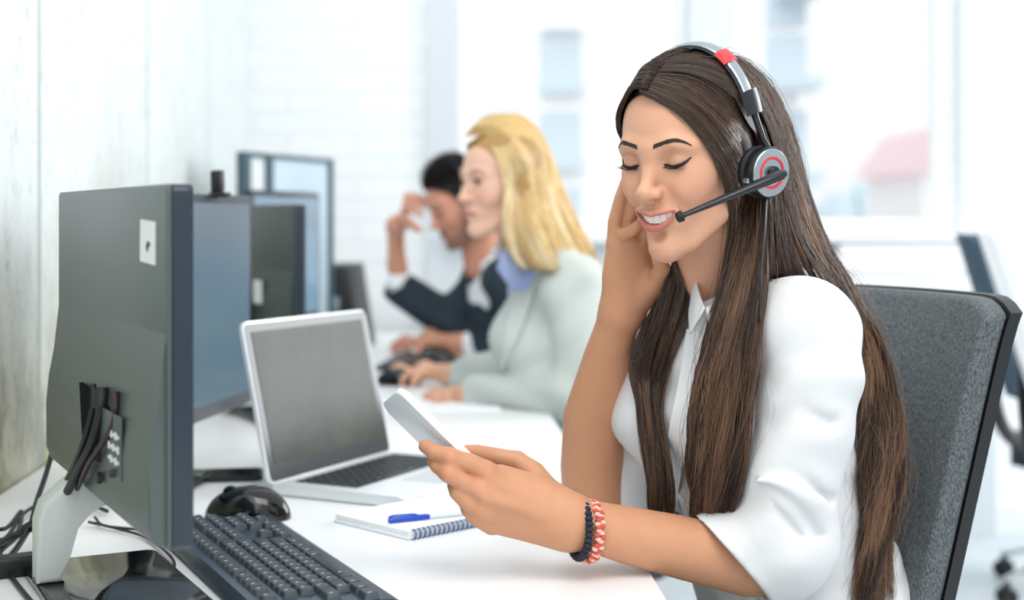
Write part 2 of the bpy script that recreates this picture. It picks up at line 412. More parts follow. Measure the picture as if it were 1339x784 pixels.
# framed partition pane standing behind the monitors
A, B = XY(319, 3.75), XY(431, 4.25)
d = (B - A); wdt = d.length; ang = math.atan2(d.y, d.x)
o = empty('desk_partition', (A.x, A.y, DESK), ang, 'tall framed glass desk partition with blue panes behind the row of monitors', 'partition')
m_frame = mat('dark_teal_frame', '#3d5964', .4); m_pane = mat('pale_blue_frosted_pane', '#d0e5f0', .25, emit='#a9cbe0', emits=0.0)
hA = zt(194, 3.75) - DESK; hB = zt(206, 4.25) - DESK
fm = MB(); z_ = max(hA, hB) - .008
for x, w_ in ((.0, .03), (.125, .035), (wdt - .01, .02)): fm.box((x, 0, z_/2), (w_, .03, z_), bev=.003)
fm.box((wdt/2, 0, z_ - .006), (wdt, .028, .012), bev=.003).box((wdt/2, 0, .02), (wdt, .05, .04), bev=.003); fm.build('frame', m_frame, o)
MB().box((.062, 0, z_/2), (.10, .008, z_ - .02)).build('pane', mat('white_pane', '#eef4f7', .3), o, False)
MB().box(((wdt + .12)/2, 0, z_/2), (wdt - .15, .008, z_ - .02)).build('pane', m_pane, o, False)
# printer
q = W(440, 412, 4.45)
o = empty('office_printer', (q.x - .10, 4.46, DESK), R(-4), 'black desktop printer at the far end of the desk beside the man', 'printer')
pz_ = zt(345, 4.45) - DESK
MB().prism([(-.15, 0), (.20, 0), (.16, pz_), (-.15, pz_)], -.14, .14, 'y', bev=.008).build('body', m_black, o)
MB().box((.0, -.143, pz_*.55), (.27, .01, pz_*.16), bev=.002).build('paper_tray', mat('blue_grey_plastic', '#9fb4c4', .4), o)
MB().box((.0, -.145, pz_*.86), (.25, .01, pz_*.14), bev=.002).build('control_panel', m_gloss, o)

# ---------------------------------------------------------------- laptop
P1 = Wd(351, 647); u = Vector((.45, .893, 0)).normalized(); vv = Vector((.893, -.45, 0)).normalized()
lw, ld = .330, .228
ang = math.atan2(u.y, u.x)     # local x along hinge, local -y towards the user
lap = empty('laptop', (P1.x, P1.y, DESK), ang, 'open silver laptop with a dark empty screen and black keys', 'laptop')
m_silver = mat('silver_aluminium', '#dfe4e6', .35, .25)
MB().prism(rrect(lw, ld, .012, 5, lw/2, -ld/2), .002, .016, 'z', bev=.003, seg=3).build('base', m_silver, lap)
ly = -ld/2 + .035
MB().prism(rrect(lw*.84, .108, .003, 3, lw/2, ly), .0155, .0164, 'z').build('keyboard_well', mat('keyboard_well', '#a3b0b8', .5), lap, False)
kb = bpy.data.meshes.new('key')
kk = MB().box((0, 0, 0), (.0148, .0150, .0016), bev=.0006, seg=1).build('key', mat('black_key', '#10171d', .45), lap); kme = kk.data
nk = 0; kx0 = lw/2 - lw*.42 + .0115
for r_ in range(6):
    for c_ in range(14):
        if r_ == 5 and 4 <= c_ <= 8:
            if c_ != 6: continue
        x = kx0 + c_*.0195; y = ly + .045 - r_*.0181
        o = kk if nk == 0 else kk.copy()
        if nk: COL.objects.link(o); o.parent = lap
        o.location = (x, y, .0172); nk += 1
        if r_ == 5 and c_ == 6: o.scale = (6.1, 1, 1)
MB().prism(rrect(.105, .068, .003, 3, lw/2, -ld + .042), .0158, .0163, 'z').build('trackpad', mat('trackpad', '#cfd5d8', .25), lap)
lid = empty('lid', (0, 0, .013), 0); lid.parent = lap; lid.rotation_euler = (R(-12.5), 0, 0)
LH = .238
MB().prism(rrect(lw, LH, .012, 5, lw/2, LH/2), -.0035, .0035, 'y', bev=.0012).build('lid_shell', m_silver, lid)
m_bez = mat('black_glass_bezel', '#161b1f', .12)
MB().prism(rrect(lw - .006, LH - .008, .009, 5, lw/2, LH/2), -.0042, -.0034, 'y').build('bezel', m_bez, lid, False)
m_ls = mat('grey_reflecting_screen', '#4c524c', .16, spec=.15)
cc = coords(m_ls, (1, 1, 1)); base(m_ls, ramp(m_ls, noise(m_ls, cc, 8, 3, .6), [(.3, '#2f342f'), (.7, '#454a42')]))  # mottled wall reflection put into the base colour
MB().box((lw/2, -.0046, LH/2 + .006), (lw - .034, .0006, LH - .044)).build('screen', m_ls, lid, False)
MB().tube([(.04, .003, 0), (lw - .04, .003, 0)], .006, 12).build('hinge', m_black, lap)

# ---------------------------------------------------------------- keyboard
m_kb = mat('blue_grey_keyboard_body', '#2b3d4c', .35); m_key = mat('dark_grey_key', '#3a444b', .42); m_leg2 = mat('key_legend', '#c9d3d8', .6)
kd = Vector((.43, -.903, 0)).normalized()
f0 = (Wd(190, 696) + Wd(370, 692))/2
kbd = empty('keyboard', (f0.x, f0.y, DESK), math.atan2(kd.y, kd.x), 'black full-size keyboard lying in front of the nearest monitor', 'keyboard')
# local x runs from the number pad (far) to the near end, local +y towards the woman
KL, KW = .445, .150
prof = [(-KW/2, .004), (-KW/2 + .004, .0), (KW/2, 0), (KW/2 + .012, .003), (KW/2 + .010, .0055), (KW/2 - .002, .012), (-KW/2 + .022, .020), (-KW/2 + .004, .021)]
MB().prism(prof, 0, KL, 'x', bev=.0015).build('body', m_kb, kbd)
def keycap(w_):
    b = MB(); dy = .0165; n0 = 0
    lo = rrect(w_ - .0012, dy + .0006, .0012, 2); hi = rrect(w_ - .0042, dy - .0036, .0016, 2)
    a = [b.bm.verts.new((p[0], p[1], 0)) for p in lo]; c = [b.bm.verts.new((p[0], p[1], .0065)) for p in hi]
    d_ = [b.bm.verts.new((p[0]*.96, p[1]*.96, .0070)) for p in hi]
    for r0, r1 in ((a, c), (c, d_)):
        for i in range(len(a)): b.bm.faces.new((r0[i], r0[(i+1) % len(a)], r1[(i+1) % len(a)], r1[i]))
    b.bm.faces.new(d_)
    b.mi = 1
    sd = int(w_*1e5) % 7
    b.box((w_*.18 if w_ < .02 else -w_*.3, .0025, .0071), (.0030, .0010, .0003)).box((w_*.18 + .001 if w_ < .02 else -w_*.3, .0006, .0071), (.0011, .0026, .0003))
    return b
kcache = {}
def put_key(x, y, w_=.0187):
    if w_ not in kcache:
        o = keycap(w_).build('key', [m_key, m_leg2], kbd); kcache[w_] = o
    else:
        o = kcache[w_].copy(); COL.objects.link(o); o.parent = kbd
    zz = .0125 + (KW/2 - y)*.0075/ (KW) * 1.0
    o.location = (x, y, zz); o.rotation_euler = (R(-3.2), 0, PI)
pitch = .0192
rows_y = [-.052, -.027, -.0075, .0118, .031, .0502]
x0 = .013
nkeys = 0
# number pad (far end), cursor block, main block
for r_ in range(1, 6):
    for c_ in range(4):
        if r_ in (3, 5) and c_ == 0: continue
        if r_ == 5 and c_ == 2: continue
        w_ = .0187
        put_key(x0 + .004 + c_*pitch, rows_y[r_], w_)
for c_ in range(3):
    put_key(x0 + .089 + c_*pitch, rows_y[0]); put_key(x0 + .089 + c_*pitch, rows_y[1]); put_key(x0 + .089 + c_*pitch, rows_y[2]); put_key(x0 + .089 + c_*pitch, rows_y[5])
put_key(x0 + .089 + pitch, rows_y[4])
mx0 = x0 + .155
for c_ in range(13): put_key(mx0 + c_*pitch*1.06 - .002 + .006*(c_ // 4), rows_y[0], .0175)
for r_ in range(1, 5):
    off = [0, .0, .004, -.002, .003][r_]; n_ = [0, 12, 12, 11, 9][r_]
    big = [0, .034, .026, .040, .050][r_]
    put_key(mx0 + big/2 - .008, rows_y[r_], big)
    for c_ in range(n_): put_key(mx0 + big + .002 + c_*pitch, rows_y[r_])
    if r_ > 2: put_key(mx0 + big + .006 + n_*pitch, rows_y[r_], .034)
xx = mx0 + .004
for w_ in (.026, .024, .024, .024, .106, .024, .024, .026):
    put_key(xx + w_/2 - .009, rows_y[5], w_); xx += w_ + .001
# ---------------------------------------------------------------- mouse
def mouse(loc, rz, label, sc=1.):
    o = empty('computer_mouse', loc, rz, label, 'mouse', 'computer mice on the desks')
    b = MB(); n0 = 0; rings = []
    L_, W_, H_ = .118*sc, .064*sc, .040*sc
    for j in range(13):
        t_ = j/12; th_ = t_*PI/2; rings.append([])
        for i in range(36):
            a = 2*PI*i/36; ca, sa = math.cos(a), math.sin(a)
            rx = L_/2*(abs(math.cos(th_))**.75); ryy = W_/2*(abs(math.cos(th_))**.6)
            x = rx*ca*(1); y = ryy*sa*(1 - .12*math.cos(2*a)) * (1 - .08*ca)
            z = H_*math.sin(th_)*(1 - .18*(x/(L_/2))**2 - .1*x/(L_/2)) 
            rings[-1].append(b.bm.verts.new((x, y, z + .002)))
    for r0, r1 in zip(rings, rings[1:]):
        for i in range(36): b.bm.faces.new((r0[i], r0[(i+1) % 36], r1[(i+1) % 36], r1[i]))
    b.bm.faces.new(rings[0][::-1])
    bmesh.ops.remove_doubles(b.bm, verts=b.bm.verts, dist=1e-5)
    bd = b.build('shell', m_gloss, o)
    MB().tube([(L_*.20 + .010*math.cos(R(k*24)), 0, H_*.74 + .010*math.sin(R(k*24))) for k in range(1, 15)], .0028, 8).build('scroll_wheel', m_black, o)
    sm = MB(); sm.tube([(L_*(.02 + .03*k), 0, (H_*(1 - .18*(.04+.06*k)**2 - .1*(.04+.06*k))*math.sqrt(max(0, 1-(abs(.04+.06*k))**2.6)) + .0022)) for k in range(15)], .0007, 6); sm.build('button_seam', mat('grey_seam', '#5b6a72', .3), o)
    return o
mc = (Wd(257, 684) + Wd(371, 690))/2; mc = Vector((-.350, 1.925, DESK))
mouse(mc, R(170), 'glossy black mouse beside the far end of the front keyboard')
# ---------------------------------------------------------------- phone on desk
def phone(name, label, M_, col_b, col_f, wdt=.072, ln=.148, th_=.0085):
    o = empty(name, (0, 0, 0), 0, label, 'phone'); o.matrix_world = M_
    MB().prism(rrect(ln, wdt, .011, 6), 0, th_, 'z', bev=.0028, seg=3).build('casing', col_b, o)
    MB().prism(rrect(ln - .006, wdt - .006, .009, 6), th_ - .0001, th_ + .0004, 'z').build('screen', col_f, o, False)
    return o
ph = phone('smartphone', 'black smartphone lying face up on the desk behind the nearest monitor', Matrix.Translation((-.455, 2.215, DESK + .0003)) @ Matrix.Rotation(R(9), 4, 'Z'), m_black, m_gloss)
ph['group'] = 'smartphones'
# ---------------------------------------------------------------- notepad and pen
pB = Wd(537, 707); p_ = Vector((-.70, .714, 0)).normalized(); q_ = Vector((.714, .70, 0)).normalized()
np_ = empty('spiral_notepad', (pB.x, pB.y, DESK), math.atan2(q_.y, q_.x), 'white spiral bound notepad lying open by the laptop', 'notepad')
m_paper = mat('white_paper', '#f6f8fa', .7)
# local x along the spiral, local y away from it
for k, (z0_, z1_, dx) in enumerate(((0.0004, .0045, 0), (.0048, .0088, .0015), (.009, .0115, .0005))):
    MB().prism(rrect(.212, .150, .003, 2, .106 + dx, .075 + .004), z0_, z1_, 'z', bev=.0004, seg=1).build('page_block', m_paper, np_)
MB().prism(rrect(.214, .152, .003, 2, .107, .080), 0, .0006, 'z').build('back_cover', mat('blue_cover', '#5b7ea6', .5), np_)
m_wire = mat('blue_grey_wire', '#47688f', .3, .6)
for k in range(26):
    x = .006 + k*.0079
    c_ = MB()
    c_.tube([(x + .0008*math.sin(a), .004 + .0058*math.cos(a), .0062 + .0062*math.sin(a)) for a in [2*PI*j/14 for j in range(15)]], .0007, 6)
    c_.tube([(x + .0022 + .0008*math.sin(a), .004 + .0058*math.cos(a), .0062 + .0062*math.sin(a)) for a in [2*PI*j/14 for j in range(15)]], .0007, 6)
    c_.build('wire_loop', m_wire, np_)
ln = MB()
for k in range(17): ln.box((.106, .018 + k*.0075, .01155), (.196, .0003, .0002))
ln.build('ruled_lines', mat('ruled_line', '#c9dbe8', .7), np_, False)
a_ = Wd(508, 681, DESK + .0145); b_ = Wd(615, 671, DESK + .0135)
dv = (b_ - a_); pen = empty('ballpoint_pen', (a_.x, a_.y, DESK + .0152), math.atan2(dv.y, dv.x), 'white pen with a blue cap lying on the notepad', 'pen')
m_blue = mat('royal_blue_plastic', '#1d4fc0', .3)
MB().tube([(0, 0, 0), (.003, 0, 0), (.05, 0, 0), (.056, 0, 0)], [.0030, .0042, .0040, .0034], 14).build('cap', m_blue, pen)
MB().tube([(.0, 0, .004), (.006, .000, .0058), (.034, 0, .0052), (.040, 0, .004)], [.0012, .0012, .001, .0008], 8).build('clip', m_blue, pen)
MB().tube([(.05, 0, 0), (.135, 0, 0), (.139, 0, 0)], [.0034, .0034, .002], 14).build('barrel', mat('white_pen_barrel', '#dfeaea', .3), pen)
# ---------------------------------------------------------------- cables of monitor 1
m_cab = mat('black_cable_rubber', '#10151a', .5); m_cabr = mat('dark_red_cable_rubber', '#2a171d', .5)
def cable(pts, r, label, m_=m_cab, plug=0):
    sp_ = spline(pts, 8); o = MB().tube(sp_, [r*(1.7 if i < plug else 1) for i in range(len(sp_))], 10).build('cable', m_); tag(o, label, 'cable', 'cables behind the nearest monitor'); return o
def Wc(px, py, Y): return tuple(W(px, py, Y))
cable([Wc(133, 508, 1.447), Wc(131, 540, 1.440), Wc(120, 580, 1.455), Wc(101, 616, 1.495), Wc(84, 648, 1.56), Wc(50, 684, 1.70), Wc(20, 700, 1.72), Wc(-30, 728, 1.66)], .0048, 'thickest black cable plugged into the back of the nearest monitor', plug=7)
cable([Wc(150, 513, 1.400), Wc(150, 545, 1.392), Wc(137, 575, 1.410), Wc(116, 606, 1.455), Wc(104, 632, 1.52), Wc(95, 652, 1.62)], .0028, 'thinner dark red cable beside the thick one under the port plate', m_cabr, plug=7)
cable([Wc(122, 502, 1.470), Wc(122, 530, 1.465), Wc(110, 575, 1.47), Wc(92, 618, 1.54), Wc(66, 664, 1.68), Wc(30, 690, 1.74)], .0030, 'black cable running just left of the thickest one', m_cab)
for px, Y in ((133, 1.535), (149, 1.515)):
    pass
cable([Wc(84, 534, 1.95), Wc(74, 570, 1.9), Wc(60, 620, 1.85), Wc(48, 655, 1.80), Wc(38, 690, 1.72), Wc(10, 730, 1.66), Wc(-30, 750, 1.6)], .0034, 'black power lead rising along the wall left of the nearest monitor')
cable([Wc(-20, 700, 1.75), Wc(6, 704, 1.745), Wc(30, 672, 1.90), Wc(60, 656, 2.0), Wc(100, 652, 2.02), Wc(140, 668, 1.93)], .0026, 'thin black lead looping over the desk behind the grey bracket')
cable([Wc(-20, 690, 1.78), Wc(8, 690, 1.79), Wc(28, 668, 1.92), Wc(22, 700, 1.76), Wc(0, 724, 1.68), Wc(14, 752, 1.60), Wc(44, 790, 1.48)], .0026, 'tangled black lead at the left edge of the front desk')
cable([Wc(116, 682, 1.87), Wc(150, 690, 1.84), Wc(190, 702, 1.79), Wc(218, 722, 1.70), Wc(228, 740, 1.64), Wc(212, 765, 1.56), Wc(196, 777, 1.525)], .0018, 'thin dark cable curving over the glossy monitor base', m_cabr)
cable([Wc(124, 676, 1.89), Wc(134, 686, 1.86), Wc(160, 690, 1.84), Wc(190, 692, 1.84)], .0018, 'short thin dark cable end between bracket and keyboard')
# power brick at the lower left
q = Wd(20, 752); o = empty('power_adapter', (q.x, q.y, DESK), R(30), 'black power adapter among the leads at the left edge', 'adapter')
MB().box((0, 0, .012), (.050, .028, .022), bev=.005, seg=3).build('body', m_black, o)
MB().tube([(.024, 0, .012), (.034, 0, .012), (.045, 0, .010)], [.007, .005, .0035], 10).build('plug', m_black, o)
# ---------------------------------------------------------------- things on the second desk
q = Wd(545, 474); kb2 = empty('keyboard', (q.x, q.y, DESK), R(85), 'low black keyboard under the hand of the man in the dark jacket', 'keyboard')
MB().prism(prof, -.22, .2, 'x', bev=.002).build('body', m_black, kb2)
mouse(Vector((Wd(575, 481).x, Wd(575, 481).y, DESK)), R(165), 'glossy black mouse on the second desk beyond the blonde woman', 1.)
mouse(Vector((Wd(520, 503).x - .0, Wd(520, 503).y, DESK)), R(175), 'dark mouse under the hand of the blonde woman', .95)
pc = Wd(560, 528); pp_ = MB().prism(rrect(.30, .21, .003, 2), 0, .004, 'z').build('paper_sheet', m_paper, None, False, loc=(pc.x, pc.y, DESK), rz=R(4))
tag(pp_, 'white sheet of paper under the hands of the blonde woman', 'paper')
# ---------------------------------------------------------------- implicit surfaces: limbs, heads and cloth grow from blended volumes
class Field:
    def __init__(s): s.p = []; s.M = None
    def frame(s, M): s.M = None if M is None else np.array(M, float); return s
    def _pt(s, p): return np.array(p, float) if s.M is None else (s.M @ np.array([*p, 1.]))[:3]
    def add(s, fn, lo, hi, k, op='u'): s.p.append((fn, np.array(lo) , np.array(hi), k, op)); return s
    def chain(s, pts, rr, k=.01, op='u'):
        P = [s._pt(p) for p in pts]; rr = [rr]*len(P) if isinstance(rr, (int, float)) else rr
        mr_ = max(rr); A = np.array(P)
        def fn(X, Y, Z):
            D = None
            segs = list(zip(P, P[1:], rr, rr[1:])) if len(P) > 1 else [(P[0], P[0] + 1e-6, rr[0], rr[0])]
            for a, b, r0, r1 in segs:
                ba = b - a; dx, dy, dz = X - a[0], Y - a[1], Z - a[2]
                h = np.clip((dx*ba[0] + dy*ba[1] + dz*ba[2]) / max(ba @ ba, 1e-12), 0, 1)
                d = np.sqrt((dx - ba[0]*h)**2 + (dy - ba[1]*h)**2 + (dz - ba[2]*h)**2) - (r0 + (r1 - r0)*h)
                D = d if D is None else np.minimum(D, d)
            return D
        return s.add(fn, A.min(0) - mr_, A.max(0) + mr_, k, op)
    def echain(s, pts, rr, ax, sc, k=.01, op='u'):
        """chain whose section is stretched by sc along the unit axis ax"""
        ax = np.array(ax, float); ax /= np.linalg.norm(ax)
        P = [s._pt(p) for p in pts]; A = np.array(P); mr_ = max(rr)*max(1, sc)
        f = 1/sc - 1
        def tr_(x, y, z):
            t = (x*ax[0] + y*ax[1] + z*ax[2])*f
            return x + t*ax[0], y + t*ax[1], z + t*ax[2]
        Q = [np.array(tr_(*p)) for p in P]
        def fn(X, Y, Z):
            X, Y, Z = tr_(X, Y, Z); D = None
            for a, b, r0, r1 in zip(Q, Q[1:], rr, rr[1:]):
                ba = b - a; dx, dy, dz = X - a[0], Y - a[1], Z - a[2]
                h = np.clip((dx*ba[0] + dy*ba[1] + dz*ba[2]) / max(ba @ ba, 1e-12), 0, 1)
                d = np.sqrt((dx - ba[0]*h)**2 + (dy - ba[1]*h)**2 + (dz - ba[2]*h)**2) - (r0 + (r1 - r0)*h)
                D = d if D is None else np.minimum(D, d)
            return D * min(1., sc)
        return s.add(fn, A.min(0) - mr_, A.max(0) + mr_, k, op)
    def ell(s, c, r, k=.01, op='u', rot=None):
        """ellipsoid in the current frame; rot is an extra 3x3"""
        Rm = np.eye(3) if s.M is None else s.M[:3, :3] / np.linalg.norm(s.M[:3, 0])
        sc = 1. if s.M is None else np.linalg.norm(s.M[:3, 0])
        if rot is not None: Rm = Rm @ np.array(rot, float)
        c = s._pt(c); r = np.array(r, float)*sc; mr_ = r.max()
        def fn(X, Y, Z):
            dx, dy, dz = X - c[0], Y - c[1], Z - c[2]
            q = [(dx*Rm[0, i] + dy*Rm[1, i] + dz*Rm[2, i]) for i in range(3)]
            k0 = np.sqrt(sum((q[i]/r[i])**2 for i in range(3))) + 1e-9
            k1 = np.sqrt(sum((q[i]/(r[i]**2))**2 for i in range(3))) + 1e-9
            return k0*(k0 - 1)/k1
        return s.add(fn, c - mr_, c + mr_, k, op)
    def plane(s, p, n, k=.003, op='i', box=.6):
        """keeps the side n points away from"""
        p = s._pt(p); n = np.array(n, float); n /= np.linalg.norm(n)
        return s.add(lambda X, Y, Z: (X - p[0])*n[0] + (Y - p[1])*n[1] + (Z - p[2])*n[2], p - box, p + box, k, op)
    def ev(s, X, Y, Z, lo, hi, m):
        D = np.full(X.shape, 1., np.float32)
        for fn, a, b, k, op in s.p:
            if (a - m - k > hi).any() or (b + m + k < lo).any(): continue
            d = fn(X, Y, Z).astype(np.float32)
            if op == 'u': h = np.maximum(k - np.abs(D - d), 0)/k; D = np.minimum(D, d) - h*h*k*.25
            elif op == 's': h = np.maximum(k - np.abs(D + d), 0)/k; D = np.maximum(D, -d) + h*h*k*.25
            elif op == 'i': h = np.maximum(k - np.abs(D - d), 0)/k; D = np.maximum(D, d) + h*h*k*.25
            elif op == 'd': D = D + d
        return D
    def mesh(s, vox, B=20):
        us = [p for p in s.p if p[4] == 'u']
        lo = np.min([p[1] for p in us], 0) - .01; hi = np.max([p[2] for p in us], 0) + .01
        nb = np.ceil((hi - lo)/(vox*B)).astype(int)
        g = vdb.FloatGrid(); g.background = 1.
        bs = vox*B
        ar = np.arange(B, dtype=np.float32)
        rad = bs*.87*1.25
        for i in range(nb[0]):
            for j in range(nb[1]):
                for k in range(nb[2]):
                    b0 = lo + np.array([i, j, k])*bs; b1 = b0 + bs; c = (b0 + b1)/2
                    x, y, z = [np.full((1, 1, 1), c[q], np.float32) for q in range(3)]
                    D = float(s.ev(x, y, z, c, c, rad + .01)[0, 0, 0])
                    if D > rad + .004: continue
                    if D < -rad - .004:
                        g.fill((i*B, j*B, k*B), ((i+1)*B - 1, (j+1)*B - 1, (k+1)*B - 1), -1.); continue
                    X, Y, Z = np.meshgrid(b0[0] + ar*vox, b0[1] + ar*vox, b0[2] + ar*vox, indexing='ij')
                    D = s.ev(X, Y, Z, b0, b1, vox*3)
                    g.copyFromArray(np.ascontiguousarray(D), ijk=(i*B, j*B, k*B))
        pts, quads = g.convertToQuads(0.)
        pts = pts*vox + lo
        return pts.astype(np.float32), quads[:, ::-1].astype(np.int32)
def np_mesh(name, pts, quads):
    me = bpy.data.meshes.new(name); n, m = len(pts), len(quads); kq = quads.shape[1]
    me.vertices.add(n); me.vertices.foreach_set('co', np.ascontiguousarray(pts, np.float32).ravel())
    me.loops.add(m*kq); me.loops.foreach_set('vertex_index', np.ascontiguousarray(quads, np.int32).ravel())
    me.polygons.add(m); me.polygons.foreach_set('loop_start', np.arange(m, dtype=np.int32)*kq)
    me.polygons.foreach_set('use_smooth', np.ones(m, bool)); me.update(calc_edges=True); return me
def relax(pts, quads, it=2, f=.5):
    n = len(pts); P = pts.astype(np.float64)
    e = np.concatenate([quads[:, [a, (a+1) % quads.shape[1]]] for a in range(quads.shape[1])])
    cnt = np.bincount(e[:, 0], minlength=n) + np.bincount(e[:, 1], minlength=n); cnt = np.maximum(cnt, 1)
    for _ in range(it):
        for sg in (f, -f*1.02):
            Q = np.stack([np.bincount(e[:, 0], P[e[:, 1], a], n) + np.bincount(e[:, 1], P[e[:, 0], a], n) for a in range(3)], 1)/cnt[:, None]
            P = P + sg*(Q - P)
    return P.astype(np.float32)
def color_attr(me, rgb):
    a = me.color_attributes.new('tint', 'FLOAT_COLOR', 'POINT')
    c = np.ones((len(rgb), 4), np.float32); c[:, :3] = rgb; a.data.foreach_set('color', c.ravel())
def merge(parts):
    P, Q, o = [], [], 0
    for p, q in parts: P.append(p); Q.append(q + o); o += len(p)
    return np.concatenate(P), np.concatenate(Q)
def linc(h): return np.array(lin(h)[:3])
def gauss(P, c, r):
    """soft weight around c; r scalar or per-axis"""
    d = (P - np.array(c))/np.array(r); return np.exp(-(d*d).sum(1))
# ---------------------------------------------------------------- people
def skin_mat(name, tone, rough=.48):
    m = mat(name, tone, rough, sss=.12, sssr=.01, spec=.35)
    bsdf(m).inputs['Subsurface Radius'].default_value = (1, .35, .2)
    a = N(m, 'ShaderNodeVertexColor'); a.layer_name = 'tint'
    n_ = noise(m, coords(m), 60, 3)
    sp_ = ramp(m, n_, [(.3, .955), (.7, 1.0)])
    c = mixc(m, 1., a.outputs[0], sp_, 'MULTIPLY'); base(m, c)
    bump(m, noise(m, coords(m), 700, 2), .06, .0005)
    return m
def head_matrix(o, yaw, pitch, s, roll=0):
    """yaw: turn to camera-left from facing the camera; pitch: looking down"""
    y, p = R(yaw), R(pitch)
    f = Vector((-math.sin(y)*math.cos(p), -math.cos(y)*math.cos(p), -math.sin(p)))
    l = Vector((math.cos(y), -math.sin(y), 0)); u = l.cross(f) * 1.0
    u = (-u) if u.z < 0 else u
    if roll:
        q = Quaternion(f, R(roll)); l = q @ l; u = q @ u
    M = Matrix(((l.x*s, f.x*s, u.x*s, o[0]), (l.y*s, f.y*s, u.y*s, o[1]), (l.z*s, f.z*s, u.z*s, o[2]), (0, 0, 0, 1)))
    return M
MC = .0275                                                     # half width of a smiling mouth
def yl(x): return .1010 - 14.5*x*x
def zu(x): return -.0615 + .0045*(x/MC)**2 - .0008*np.cos(x/MC*9)*np.exp(-(x/.008)**2)
def zl(x): return -.0725 + .0155*np.abs(x/MC)**2.1
def head_field(M, s, smile=1., male=False, wid=1.):
    F = Field().frame(M)
    k = lambda v: v*s
    F.ell((0, -.012, .030), (.071, .092, .080), k(.01))
    F.ell((0, .030, .022), (.059*wid, .060, .068), k(.02))             # forehead
    F.ell((0, .038, -.026), (.051*wid, .050, .074), k(.025))           # face mass
    for sx in (-1, 1):
        F.ell((sx*.033, .060, -.024), (.024*wid, .024, .026), k(.022))      # cheekbone
        F.ell((sx*.032, .070, -.037), (.0165, .0150 + .003*smile, .0150 + .002*smile), k(.016))
        F.chain([(sx*.055, .000, -.030), (sx*(.052 if male else .046), .006, -.070), (sx*.022, .062, -.100), (sx*.006, .080, -.106)], [.014, .013, .013, .011], k(.024))
        F.chain([(sx*.010, .0855, .0165), (sx*.030, .0855, .0210), (sx*.046, .070, .015)], [.006, .0062, .006], k(.014))   # brow ridge
    F.ell((0, .083, -.103), (.016, .014, .012), k(.016))             # chin
    F.ell((0, .072, -.064), (.031, .026, .027), k(.018))            # muzzle
    for sx in (-1, 1):
        F.ell((sx*.0300, .1010, -.001), (.0150, .0135, .0120), k(.014), 's')         # socket
        F.ell((sx*.0300, .0762, -.0008), (.0138, .0134, .0122), k(.0030))       # lids over the ball
    F.chain([(0, .086, .014), (0, .0920, -.004), (0, .1020, -.020), (0, .1095, -.0300)], [.0066, .0060, .0068, .0078], k(.016))
    F.ell((0, .1120, -.0325), (.0092, .0078, .0080), k(.006))
    F.chain([(0, .1090, -.0360), (0, .1000, -.0440)], [.0050, .0040], k(.006))
    for sx in (-1, 1):
        F.ell((sx*.0125, .1005, -.0350), (.0064, .0095, .0064), k(.007))
        F.ell((sx*.0075, .1050, -.0428), (.0036, .0060, .0036), k(.002), 's')
        if smile > .5: F.chain([(sx*.0205, .0985, -.037), (sx*.0285, .0935, -.048), (sx*.0350, .0845, -.060)], [.0008, .0012, .0012], k(.014), 's')
    if smile > .5:
        xs = np.linspace(-MC, MC, 15)
        F.chain([(x, yl(x) + .0010 - .001*abs(x/MC), zu(x) + .0030*(1 - (x/MC)**2)) for x in xs], [.0016 + .0026*(1 - (x/MC)**2)**.8 for x in xs], k(.005))
        F.chain([(x, yl(x) - .0008, zl(x) - .0040*(1 - (x/MC)**2)) for x in xs], [.0016 + .0040*(1 - (x/MC)**2)**.8 for x in xs], k(.005))
        F.chain([(0, .094, -.0855)], [.004], k(.012), 's')
        Mi = np.array(M.inverted())
        def mouth(X, Y, Z):
            x = Mi[0, 0]*X + Mi[0, 1]*Y + Mi[0, 2]*Z + Mi[0, 3]; y = Mi[1, 0]*X + Mi[1, 1]*Y + Mi[1, 2]*Z + Mi[1, 3]; z = Mi[2, 0]*X + Mi[2, 1]*Y + Mi[2, 2]*Z + Mi[2, 3]
            d = np.maximum(np.maximum(z - zu(x), zl(x) - z)*.75, np.abs(x) - MC*.97)
            return np.maximum(d, np.maximum(.080 - 14*x*x - y, y - .13))*s
        c = np.array(M @ Vector((0, .095, -.066)))
        F.add(mouth, c - .04, c + .04, k(.0016), 's')
    else:
        F.chain([(-.0235, .0880, -.0680), (-.009, .0970, -.0645), (0, .0990, -.0655), (.009, .0970, -.0645), (.0235, .0880, -.0680)], [.0016, .0042, .0044, .0042, .0016], k(.006))
        F.chain([(-.0215, .0880, -.0700), (0, .0970, -.0755), (.0215, .0880, -.0700)], [.0016, .0052, .0016], k(.006))
        F.chain([(-.0220, .0925, -.0695), (0, .1020, -.0705), (.0220, .0925, -.0695)], [.0006, .0010, .0006], k(.002), 's')
    for sx in (-1, 1):
        if smile > .5: F.chain([(sx*.0190, .0875, -.0042), (sx*.0300, .0890, -.0068), (sx*.0410, .0860, -.0036)], [.0009, .0027, .0009], k(.0012), 's')
        else: F.ell((sx*.0300, .0905, -.0015), (.0112, .0050, .0034), k(.0015), 's')
        # ear
        F.echain([(sx*.066, -.006, .008), (sx*.068, -.012, -.006), (sx*.064, -.004, -.026)], [.013, .015, .007], M.to_3x3() @ Vector((1, 0, 0)), .35, k(.005))
    return F
